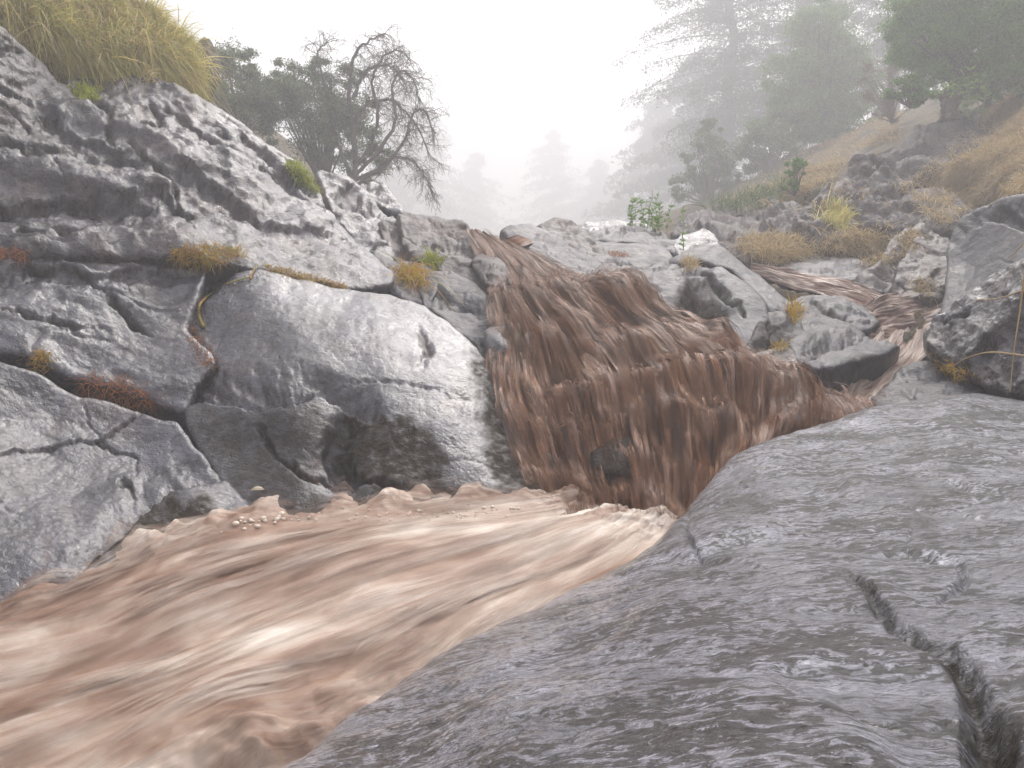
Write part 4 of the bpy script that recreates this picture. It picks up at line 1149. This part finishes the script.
tussock('grass_tuft', [(284, 164), (292, 160), (310, 174), (322, 188), (316, 194), (300, 182)], 420, 0.10, M_YGREEN, 'yellow-green moss cushion on the crest of the rough outcrop', 'moss', 29, (0, -0.3, 0.8), 0.8, 0.6, 0.002, 4, 0.02)
tussock('grass_tuft', [(396, 268), (410, 264), (420, 270), (424, 284), (412, 288), (400, 280)], 90, 0.42, M_MOSS, 'tuft of long orange-green grass hanging beside the pinkish ledge', 'grass', 30, (0.25, -0.7, 0.25), 0.5, 1.0, 0.003, 3, 0.02, 7)
tussock('grass_tuft', [(422, 262), (432, 254), (440, 262), (434, 270)], 80, 0.15, M_YGREEN, 'small bright green tuft on the pinkish ledge near the falls', 'grass', 31, (0, -0.2, 0.9), 0.5, 0.6, 0.003, 3, 0.02)
tussock('grass_tuft', [(78, 386), (92, 376), (125, 378), (150, 392), (165, 404), (140, 408), (110, 400)], 170, 0.10, M_NEEDLE, 'heap of rust-red fallen pine needles in the gap above the cracked slab', 'needles', 32, (0.2, -0.6, 0.3), 1.3, 0.35, 0.0010, 3, 0.012)
tussock('grass_tuft', [(30, 366), (36, 350), (46, 354), (52, 370), (40, 374)], 70, 0.09, M_MOSS, 'small olive tuft at the left end of the needle-filled gap', 'grass', 33, (0, -0.3, 0.9), 0.5, 0.5, 0.0014, 3, 0.015)
tussock('grass_tuft', [(186, 330), (196, 322), (208, 345), (216, 358), (206, 368), (192, 345)], 150, 0.05, M_NEEDLE, 'rusty needles caught in the crack left of the big pale boulder', 'needles', 34, (0, -0.5, 0.5), 0.9, 0.4, 0.001, 3, 0.01)
tussock('grass_tuft', [(-10, 250), (10, 248), (30, 252), (28, 260), (-10, 258)], 120, 0.06, M_NEEDLE, 'rusty needles at the far left under the rough outcrop', 'needles', 35, (0, -0.5, 0.5), 0.9, 0.4, 0.001, 3, 0.01)
tussock('grass_tuft', [(70, 92), (85, 86), (100, 92), (98, 102), (80, 100)], 110, 0.11, M_YGREEN, 'little leafy green plant under the lower lip of the golden grass', 'plant', 36, (0, -0.5, 0.6), 0.7, 0.4, 0.004, 3, 0.03)
tussock('grass_tuft', [(786, 312), (794, 300), (802, 308), (800, 322), (790, 324)], 70, 0.14, M_MOSS, 'yellow tuft between the arching ridge and the long low stone', 'grass', 37, (0, -0.3, 0.9), 0.4, 0.5, 0.0025, 3, 0.02)
tussock('grass_tuft', [(680, 264), (690, 256), (700, 262), (696, 272), (684, 272)], 60, 0.13, M_STRAW, 'short brown tuft under the left end of the arching ridge', 'grass', 38, (0, -0.3, 0.9), 0.4, 0.4, 0.0025, 3, 0.02)
tussock('grass_tuft', [(768, 348), (776, 342), (790, 342), (786, 350), (772, 352)], 60, 0.06, M_MOSS, 'small yellow moss patch at the foot of the dark wet wedge', 'moss', 39, (0, -0.3, 0.9), 0.6, 0.4, 0.002, 3, 0.015)
tussock('grass_tuft', [(930, 352), (940, 358), (962, 368), (975, 378), (960, 384), (940, 368)], 130, 0.06, M_MOSS, 'orange lichen-like tufts under the rough dark boulder', 'moss', 40, (0, -0.3, 0.9), 0.7, 0.4, 0.002, 3, 0.02)
tussock('grass_tuft', [(606, 253), (616, 251), (630, 253), (628, 257), (612, 257)], 130, 0.05, M_NEEDLE, 'rusty needles lying on the shining pale slab', 'needles', 41, (0, -0.3, 0.6), 0.9, 0.3, 0.0014, 3, 0.02)


# ---- woody plants
def tube_geo(paths, sides=5):
    """paths: list of (pts (k,3), radii (k,))"""
    Vs, Fs = [], []; off = 0
    ang = np.arange(sides) / sides * 2 * np.pi
    for pts, rad in paths:
        pts = np.asarray(pts, float); k = len(pts)
        tg = unit(np.gradient(pts, axis=0))
        ref = np.array([0.31, 0.52, 0.79])
        a = unit(np.cross(tg, ref)); b_ = np.cross(tg, a)
        ring = pts[:, None] + (np.cos(ang)[None, :, None] * a[:, None] + np.sin(ang)[None, :, None] * b_[:, None]) * np.asarray(rad)[:, None, None]
        Vs.append(ring.reshape(-1, 3))
        i = np.arange(k - 1)[:, None] * sides; j = np.arange(sides)[None]
        f = np.stack([i + j, i + (j + 1) % sides, i + sides + (j + 1) % sides, i + sides + j], -1).reshape(-1, 4)
        Fs.append(f + off); off += k * sides
    return np.concatenate(Vs), np.concatenate(Fs)


def leaves_geo(cent, size, rng, asp=0.45, dirv=None):
    n_ = len(cent)
    a = unit(rng.normal(size=(n_, 3)) if dirv is None else dirv)
    b_ = unit(np.cross(a, rng.normal(size=(n_, 3))))
    s = (size * (0.6 + 0.8 * rng.rand(n_)))[:, None]
    V_ = np.stack([cent - a * s, cent + b_ * s * asp, cent + a * s, cent - b_ * s * asp], 1).reshape(-1, 3)
    return V_, np.arange(n_ * 4).reshape(n_, 4)


def plant_root(name, base, label, cat, group=None):
    o = bpy.data.objects.new(name, None)
    COL.objects.link(o); o.location = Vector([float(c) for c in base]); o.empty_display_size = 0.2
    bpy.context.view_layer.update()
    return tag(o, label, cat, group)


def grow(p, d, L, r, depth, rng, paths, tips, wig=0.25, droop=0.0, nchild=3, ang=0.7, seg=6):
    pts = [p]; rad = [r]
    for i in range(seg):
        d = unit(d + rng.normal(size=3) * wig + np.array([0, 0, -droop]))
        p = p + d * L / seg
        pts.append(p); rad.append(r * (1 - 0.75 * (i + 1) / seg) + 0.0008)
    paths.append((np.array(pts), np.array(rad)))
    if depth == 0:
        tips.extend(pts[2:]); return
    for c in range(nchild):
        t = 0.25 + 0.75 * (c + rng.rand()) / nchild
        i = min(seg, max(1, int(t * seg)))
        nd = unit(unit(pts[i] - pts[i - 1]) + rng.normal(size=3) * ang)
        grow(pts[i], nd, L * (0.5 + 0.25 * rng.rand()), rad[i] * 0.7, depth - 1, rng, paths, tips, wig, droop, nchild, ang, seg)


def bush(name, blobs, n, leaf, mat, label, cat, seed, base, clump=60, stem_r=0.02, asp=0.45, k_=None):
    """blobs: (px, py, d, rx, ry, rd) in metres; foliage gathered in many small clumps round twigs"""
    r_ = np.random.RandomState(seed)
    if k_:
        blobs = [(a_, b_, c_ * k_, e_ * k_, f_ * k_, g_ * k_) for a_, b_, c_, e_, f_, g_ in blobs]
        base = (base[0], base[1], base[2] * k_); leaf = leaf * k_; stem_r = stem_r * k_
    base = P(*base)
    loc = base
    root = plant_root(name, loc, label, cat)
    paths = []; cs = []
    wsum = np.array([b_[3] * b_[4] for b_ in blobs]); wsum = wsum / wsum.sum()
    for (px, py, d, rx, rz, ry), w_ in zip(blobs, wsum):
        c = P(px, py, d)
        k = max(4, int(clump * w_))
        u_ = unit(r_.normal(size=(k, 3))) * (0.35 + 0.65 * r_.rand(k, 1) ** 0.45)
        cc = c + u_ * np.array([rx, ry, rz])
        for q in cc:
            mid = (loc + q) / 2 + r_.normal(size=3) * 0.1 * rx + np.array([0, 0, 0.1 * rz])
            t_ = np.linspace(0, 1, 7)[:, None]
            pts = (1 - t_) ** 2 * loc + 2 * t_ * (1 - t_) * mid + t_ ** 2 * q
            pts[1:] += r_.normal(size=(6, 3)) * 0.02 * rx
            if len(paths) < 46: paths.append((pts, stem_r * (1 - 0.85 * t_[:, 0])))
            m_ = max(6, int(n * w_ / k))
            sp = 0.11 * (rx + rz) / 2 * (0.6 + 0.9 * r_.rand())
            cs.append(q + r_.normal(size=(m_, 3)) * sp * np.array([1.2, 1.2, 0.75]))
    Vt, ft = tube_geo(paths, 5)
    put('trunk', Vt, ft, M_BARK, parent=root, base=loc)
    cs = np.concatenate(cs)
    Vl, fl = leaves_geo(cs, leaf, r_, asp)
    put('crown', Vl, fl, mat, parent=root, base=loc)
    return root


bush('shrub', [(238, 85, 10.6, .42, .55, .4), (225, 115, 10.4, .4, .35, .3), (258, 100, 10.6, .3, .4, .3), (238, 66, 10.7, .28, .25, .2), (272, 100, 10.9, .35, .45, .3)], 34000, 0.018, M_GREY,
     'pale grey-green shrub beside the dark pointed rock at top left', 'shrub', 51, (240, 140, 10.5), 90, 0.015, k_=1.4)
bush('shrub', [(310, 110, 11.3, .55, .6, .5), (285, 92, 11.3, .35, .4, .3), (285, 130, 11.2, .45, .5, .4), (345, 140, 11.3, .5, .6, .4), (320, 65, 11.4, .18, .35, .2), (345, 100, 11.4, .4, .5, .3), (370, 160, 11.3, .35, .4, .3)], 48000, 0.018, M_GREY,
     'dense grey-green shrub at the foot of the gnarled bare tree', 'shrub', 52, (325, 190, 11.2), 150, 0.018, k_=1.4)

# gnarled bare tree
rng = np.random.RandomState(61)
base = P(352, 196, 15.5)
root = plant_root('bare_tree', base, 'gnarled leafless tree with drooping tangled twigs on the left skyline', 'tree')
D0 = 15.5
limbs = [[(352, 196), (356, 160), (352, 120), (350, 85), (355, 55), (370, 40), (385, 34)],
         [(354, 170), (372, 140), (378, 110), (372, 80), (382, 58), (398, 50), (410, 62)],
         [(354, 175), (380, 150), (395, 120), (392, 90), (400, 72), (412, 78), (420, 100)],
         [(355, 180), (385, 165), (405, 140), (412, 115), (424, 110), (432, 130)],
         [(355, 185), (375, 172), (392, 158), (410, 160), (422, 172), (430, 190)],
         [(352, 130), (365, 105), (388, 100), (402, 108), (418, 128), (430, 155)],
         [(352, 100), (362, 78), (376, 66), (392, 68), (405, 84)],
         [(354, 180), (340, 150), (330, 110), (322, 75), (318, 52), (328, 42)]]
paths = []; twigs = []; tips = []
for li, l in enumerate(limbs):
    off = rng.normal() * 0.35
    pp = catmull([(x, y, D0 + off * i / len(l)) for i, (x, y) in enumerate(l)], 26)
    w_ = P(pp[:, 0], pp[:, 1], pp[:, 2]); w_[1:] += rng.normal(size=(25, 3)) * 0.012
    r0 = 0.06 if li == 0 else 0.038
    paths.append((w_, r0 * (1 - 0.8 * np.linspace(0, 1, 26)) + 0.003))
    for i in range(5, 26):
        for c in range(2):
            d_ = unit(unit(w_[i] - w_[i - 1]) + rng.normal(size=3) * 0.8 + np.array([0.25, 0, 0.1]))
            grow(w_[i], d_, 0.16 + 0.34 * rng.rand(), 0.008, 2, rng, twigs, tips, 0.28, 0.16, 3, 0.6, 5)
Vt, ft = tube_geo(paths, 6)
put('trunk', Vt, ft, M_BARK, parent=root, base=base)
Vt, ft = tube_geo([(p_, np.maximum(r_, 0.003)) for p_, r_ in twigs], 3)
put('twigs', Vt, ft, M_DEAD, parent=root, base=base)


def conifer(name, px, py_base, d, H, Wd, label, cat, seed, mat=None, dens=1.0, leafs=0.05, rag=0.3, group=None, lm=60):
    r_ = np.random.RandomState(seed)
    base = P(px, py_base, d)
    root = plant_root(name, base, label, cat, group)
    top = base + [r_.normal() * 0.02 * H, 0, H]
    t_ = np.linspace(0, 1, 14)[:, None]
    tr = base * (1 - t_) + top * t_ + np.c_[r_.normal(size=(14, 2)) * 0.006 * H, np.zeros(14)]
    paths = [(tr, 0.018 * H * (1 - 0.93 * t_[:, 0]))]
    cs, ds = [], []
    nl = int(26 * dens)
    for i in range(nl):
        f_ = 0.12 + 0.86 * (i + r_.rand()) / nl
        p0 = base + (top - base) * f_
        env = (1 - f_) ** 0.75 * (0.75 + 0.25 * min(1, f_ * 4))
        for j in range(6):
            az_ = r_.rand() * 6.283
            L = Wd * env * (1 - rag + rag * 1.6 * r_.rand()) + 0.03 * Wd
            k = 8
            u_ = np.linspace(0, 1, k)[:, None]
            dr_ = np.array([math.cos(az_), math.sin(az_), 0.0])
            pts = p0 + dr_ * L * u_ + np.array([0, 0, 1.0]) * L * (0.10 * u_ - 0.28 * u_ ** 2)
            paths.append((pts, 0.004 * H * (1 - f_ * 0.8) * (1 - 0.9 * u_[:, 0]) + 0.002))
            m_ = int(lm * dens * (0.3 + L / Wd))
            tt_ = 0.2 + 0.8 * r_.rand(m_)
            q = p0 + dr_ * L * tt_[:, None] + np.array([0, 0, 1.0]) * (L * (0.10 * tt_ - 0.28 * tt_ ** 2))[:, None]
            sd = np.array([-dr_[1], dr_[0], 0])
            q = q + sd * (r_.normal(size=(m_, 1)) * 0.13 * L * (1.2 - tt_[:, None])) + r_.normal(size=(m_, 3)) * 0.02 * Wd
            q[:, 2] -= np.abs(r_.normal(size=m_)) * 0.035 * Wd
            cs.append(q)
    Vt, ft = tube_geo(paths, 4)
    put('trunk', Vt, ft, M_BARK, parent=root, base=base)
    cs = np.concatenate(cs)
    Vl, fl = leaves_geo(cs, leafs, r_, 0.35)
    put('crown', Vl, fl, mat or M_DPINE, parent=root, base=base)
    return root


# right bank trees
conifer('pine_tree', 728, 190, 50, 23.5, 7.0, 'tall ragged pine fading into the fog right of the sky gap', 'tree', 71, M_DPINE, 1.5, 0.085, 0.8, None, 260)
conifer('pine_tree', 800, 160, 44, 21.2, 4.9, 'tall hazy pine behind the rounded pale green tree', 'tree', 72, M_DPINE, 1.3, 0.085, 0.7, None, 260)
conifer('pine_tree', 890, 130, 44, 19.8, 4.7, 'hazy pine behind and between the rounded tree and the bright pine', 'tree', 73, M_DPINE, 1.3, 0.085, 0.7, None, 260)
bush('tree', [(822, 60, 20.5, 1.0, 1.3, 1.0), (800, 85, 20.2, .9, .9, .8), (848, 85, 20.2, .8, .9, .8), (820, 25, 20.6, .6, .8, .6), (820, 112, 20, 1.2, .5, .8), (865, 112, 20.5, .7, .45, .6), (785, 128, 20, .8, .45, .6), (828, 128, 20, 1.1, .35, .6)], 80000, 0.035, M_GREEN,
     'rounded pale green tree in the haze on the right slope', 'tree', 74, (820, 135, 20.3), 260, 0.05, k_=1.35)
bush('tree', [(920, 20, 15.8, .75, .7, .7), (965, 45, 15.4, .85, .65, .7), (1010, 30, 15.2, .9, .9, .8), (950, -10, 15.8, .9, .6, .7), (930, 55, 15.3, .5, .45, .5), (1020, 75, 14.8, .6, .4, .5), (1050, 0, 15.2, .9, 1.0, .8), (985, 10, 15.9, .9, .7, .7), (985, 82, 15.6, .7, .35, .5), (935, 86, 16.0, .5, .3, .4), (1035, 72, 15.0, .6, .4, .5), (905, 50, 16.2, .4, .5, .4)], 190000, 0.034, M_PINE,
     'bright green bushy pine at the top right corner', 'tree', 75, (990, 105, 15.4), 420, 0.03, 0.22)
bush('shrub', [(905, 88, 15.2, .35, .22, .3), (922, 98, 15.0, .25, .16, .25)], 7000, 0.028, M_PINE, 'low dark bush left of the cut stump on the upper right slope', 'shrub', 76, (910, 108, 15.2), 40, 0.02)
bush('shrub', [(893, 108, 15.6, .35, .28, .3), (880, 80, 16.5, .4, .5, .4)], 3500, 0.05, M_DEAD, 'reddish dead brushwood on the upper right slope', 'shrub', 77, (892, 122, 15.6), 50, 0.015, 0.08, k_=1.2)
bush('shrub', [(705, 165, 17, .5, .6, .5), (690, 185, 17, .4, .4, .4), (730, 175, 17, .5, .4, .4), (712, 135, 17.4, .3, .4, .3)], 12000, 0.03, M_GREY, 'grey hazy shrub at the left foot of the right slope', 'shrub', 78, (708, 205, 16.5), 100, 0.02, k_=1.5)
bush('shrub', [(765, 150, 18, .7, .5, .5), (790, 128, 18.5, .5, .5, .5)], 12000, 0.035, M_GREY, 'greenish shrub below the rounded pale green tree', 'shrub', 79, (770, 175, 17.5), 90, 0.02, k_=1.4)
bush('shrub', [(796, 170, 12.6, .16, .22, .15), (790, 185, 12.4, .14, .14, .12)], 1600, 0.025, M_GREEN, 'small green bush just left of the pinkish outcrop', 'shrub', 80, (795, 196, 12.4), 24, 0.01)
for i, (px, pb, d, H, Wd, lb) in enumerate([
        (428, 240, 125, 21, 9, 'faint fog-bound conifer directly right of the gnarled bare tree'),
        (478, 246, 150, 17.5, 9, 'faint low conifer left of the middle of the fog gap'),
        (552, 248, 155, 22.5, 11, 'faintest pointed conifer in the middle of the fog gap'),
        (596, 246, 148, 15.8, 8.5, 'faint short conifer right of the middle of the fog gap'),
        (654, 238, 96, 17, 8.5, 'dim conifer above the upright green weeds'),
        (400, 230, 104, 20.0, 8.5, 'dim conifer half hidden behind the gnarled bare tree'),
        (690, 220, 74, 15, 6, 'dim conifer standing behind the tall ragged pine')]):
    conifer('conifer', px, pb, d, H, Wd, lb, 'tree', 90 + i, M_DPINE, 1.1, 0.26, 0.8, 'conifers fading in the fog', 110)


# upright weeds
def weed(px, py, d, H, label, seed, nst=3, mat=None, leaf=0.03, spread=0.08, group=None):
    r_ = np.random.RandomState(seed)
    loc, nr = hit(px, py)
    if loc is None or abs(np.linalg.norm(loc) - d) > 2.5: loc = P(px, py, d)
    root = plant_root('weed', loc, label, 'plant', group)
    paths, cs, dr = [], [], []
    for s_ in range(nst):
        b_ = loc + np.r_[r_.normal(size=2) * spread * 0.5, -0.03]
        tp = b_ + np.r_[r_.normal(size=2) * spread, H * (0.7 + 0.4 * r_.rand())]
        t_ = np.linspace(0, 1, 9)[:, None]
        pts = b_ * (1 - t_) + tp * t_ + r_.normal(size=(9, 3)) * 0.008
        paths.append((pts, 0.007 * (1 - 0.7 * t_[:, 0])))
        for k in range(26):
            q = 0.12 + 0.88 * r_.rand(); i = int(q * 8)
            a_ = r_.rand() * 6.283
            dv_ = np.array([math.cos(a_), math.sin(a_), 0.5])
            cs.append(pts[i] + unit(dv_) * leaf * 1.1 * (1.3 - q * 0.6)); dr.append(dv_)
    Vt, ft = tube_geo(paths, 5)
    put('stem', Vt, ft, M_BRIGHT, parent=root, base=loc)
    Vl, fl = leaves_geo(np.array(cs), leaf, r_, 0.4, np.array(dr))
    put('leaves', Vl, fl, mat or M_BRIGHT, parent=root, base=loc)


weed(632, 226, 9.6, 0.42, 'leafy green weed at the left end of the row on the skyline', 101, 4)
weed(645, 226, 9.6, 0.50, 'tallest green weed of the row on the skyline', 102, 3)
weed(661, 228, 9.5, 0.38, 'bushy green weed at the right end of the row on the skyline', 103, 5)
weed(684, 250, 8.4, 0.62, 'single tall dark-stemmed weed standing beside the blunt grey rock', 104, 1, None, 0.028, 0.02)
weed(968, 116, 14.6, 0.75, 'bright green leafy plant to the right of the stump', 105, 9, None, 0.055, 0.30)

# cut stump with sprouting leaves
base = P(950, 114, 14.5)
root = plant_root('tree_stump', base, 'dark cut tree stump sprouting pale leaves on the upper right slope', 'stump')
r_ = np.random.RandomState(5)
th = np.linspace(0, 2 * np.pi, 25)[:-1]; zz = np.linspace(-0.1, 0.36, 10)
ring = []
for k, z in enumerate(zz):
    rad = (0.11 + 0.07 * (k / 9) ** 1.5 + 0.05 * (1 - k / 9) ** 3) * (1 + 0.5 * fbm(np.c_[np.cos(th) * 2, np.sin(th) * 2, np.full(24, z * 3)], 3))
    ring.append(np.c_[np.cos(th) * rad, np.sin(th) * rad, np.full(24, z) + (0.05 * np.sin(th * 2) if k > 7 else 0)])
ring.append(np.c_[np.cos(th) * 0.02, np.sin(th) * 0.02, np.full(24, 0.32)])
Vs_ = np.concatenate(ring) + base
i = np.arange(10)[:, None] * 24; j = np.arange(24)[None]
put('trunk', Vs_, np.stack([i + j, i + (j + 1) % 24, i + 24 + (j + 1) % 24, i + 24 + j], -1).reshape(-1, 4), M_BARK, parent=root, base=base)
cs = base + np.c_[r_.normal(size=(130, 2)) * 0.15, 0.25 + r_.rand(130) * 0.28] + [-.06, -0.1, 0]
Vl, fl = leaves_geo(cs, 0.04, r_, 0.5)
put('leaves', Vl, fl, M_BRIGHT, parent=root, base=base)

# bent dry stalk lying over the slab, hanging stems at the right edge
def stem(name, pts, rad, mat, label, cat, lift=0.02, seed=0):
    c = catmull(np.array(pts, float)[:, :2] if len(pts[0]) == 2 else np.array(pts, float), 28)
    W_ = []
    for q in c:
        if len(q) == 2:
            loc, nr = hit(q[0], q[1])
            W_.append(loc + nr * lift)
        else:
            W_.append(P(q[0], q[1], q[2]))
    W_ = np.array(W_)
    for _ in range(4): W_[1:-1] = (W_[:-2] + W_[1:-1] * 2 + W_[2:]) / 4
    V_, f_ = tube_geo([(W_, rad * (1 - 0.6 * np.linspace(0, 1, len(W_))))], 6)
    put(name, V_, f_, mat, label, cat)


stem('dry_stalk', [(204, 328), (197, 312), (199, 302), (212, 292), (230, 284), (252, 278)], 0.010, M_MOSS, 'bent yellow stalk lying across the crack below the mossy tuft', 'stalk', 0.012)
stem('dry_stalk', [(250, 280), (254, 272), (257, 266)], 0.008, M_MOSS, 'short yellow end of the stalk at the mossy strip', 'stalk', 0.012)
for k, (pts, lb) in enumerate([
        ([(1030, 288, 3.6), (1000, 298, 3.8), (975, 300, 4.0)], 'thin dry stem crossing the rough dark boulder near its top'),
        ([(1026, 262, 3.4), (1020, 310, 3.5), (1014, 350, 3.5), (1010, 392, 3.5)], 'long dry stem hanging down the right edge of the rough dark boulder'),
        ([(1030, 235, 4.2), (1018, 250, 4.3), (1008, 258, 4.4)], 'short dry stem leaning on the slate boulder at the right edge'),
        ([(1028, 356, 3.4), (990, 352, 3.7), (962, 360, 4.2), (948, 372, 4.4)], 'curved dry stem low across the rough dark boulder')]):
    stem('dry_stalk', pts, 0.004, M_STRAW, lb, 'stem')

# fallen yellow leaf and foam bubbles at the water edge
loc, nr = hit(258, 492)
r_ = np.random.RandomState(9)
tl = np.linspace(0, 1, 9); a_ = unit(np.cross(nr, [0, 1, 0.2])); b_ = np.cross(nr, a_)
hw = np.sin(np.pi * tl) ** 0.8 * 0.014
spn = loc + nr * 0.012 + a_[None] * ((tl - 0.5) * 0.07)[:, None] + nr[None] * (np.sin(tl * 3.1) * 0.012)[:, None]
Vl = np.concatenate([spn - b_ * hw[:, None], spn + nr * 0.004, spn + b_ * hw[:, None]])
fl = [(k, k + 1, k + 10, k + 9) for k in range(8)] + [(k + 9, k + 10, k + 19, k + 18) for k in range(8)]
M_LEAF, n, b = mat_new('yellow_leaf'); b.inputs['Base Color'].default_value = (0.5, 0.42, 0.3, 1); b.inputs['Roughness'].default_value = 0.5
put('leaf', Vl, fl, M_LEAF, 'pale yellow fallen leaf stuck on the wet rock above the foam', 'leaf')

M_FOAM, n, b = mat_new('foam_bubbles')
b.inputs['Base Color'].default_value = (0.78, 0.66, 0.55, 1); b.inputs['Roughness'].default_value = 0.3; b.inputs['Coat Weight'].default_value = 0.6
ico = []
import bmesh
bm = bmesh.new(); bmesh.ops.create_icosphere(bm, subdivisions=2, radius=1.0)
iv = np.array([v_.co[:] for v_ in bm.verts]); iff = np.array([[v_.index for v_ in f_.verts] for f_ in bm.faces]); bm.free()
Vf, Ff = [], []; off = 0
spots = []
for q in range(24):
    t_ = r_.rand()
    spots.append((236 + 46 * t_ + r_.normal() * 4, 527 - 8 * t_ + r_.normal() * 3, 0.006 + 0.013 * r_.rand() ** 2))
for q in range(70):
    t_ = r_.rand()
    spots.append((290 + 240 * t_, 520 - 10 * t_ + r_.normal() * 3, 0.005 + 0.006 * r_.rand() ** 2))
wb = BVHTree.FromPolygons(PG[::4, ::4].reshape(-1, 3).tolist(), [(i_ * 130 + j_, (i_ + 1) * 130 + j_, (i_ + 1) * 130 + j_ + 1, i_ * 130 + j_ + 1) for i_ in range(114) for j_ in range(129)])
for px, py, rd in spots:
    dr = P(px, py, 1.0); dr = Vector(dr / np.linalg.norm(dr))
    l_, n_, _i, _d = wb.ray_cast(Vector((0, 0, 0)), dr)
    if l_ is None: continue
    Vf.append(iv * rd * [1, 1, 0.75] + np.array(l_) + [0, 0, rd * 0.3]); Ff.append(iff + off); off += len(iv)
put('foam', np.concatenate(Vf), np.concatenate(Ff), M_FOAM, kind='stuff').data.polygons.foreach_set('use_smooth', [True] * sum(len(f_) for f_ in Ff))

# <<< details
# ------------------------------------------------------------------ haze
def haze_box():
    me = bpy.data.meshes.new('haze')
    x0, x1, y0, y1, z0, z1 = -172, 172, -172, 184, -5.0, 36.0
    vs = [(x, y, z) for x in (x0, x1) for y in (y0, y1) for z in (z0, z1)]
    fs = [(0, 1, 3, 2), (4, 6, 7, 5), (0, 4, 5, 1), (2, 3, 7, 6), (0, 2, 6, 4), (1, 5, 7, 3)]
    me.from_pydata(vs, [], fs)
    m = bpy.data.materials.new('haze'); m.use_nodes = True
    n = m.node_tree; n.nodes.clear()
    out = n.nodes.new('ShaderNodeOutputMaterial')
    pv = n.nodes.new('ShaderNodeVolumePrincipled')
    pv.inputs['Color'].default_value = (0.97, 0.97, 1.0, 1)
    pv.inputs['Density'].default_value = HAZE
    pv.inputs['Anisotropy'].default_value = 0.2
    n.links.new(pv.outputs[0], out.inputs['Volume'])
    me.materials.append(m)
    o = link('haze', me)
    o.visible_shadow = True
    tag(o, kind='stuff')


haze_box()
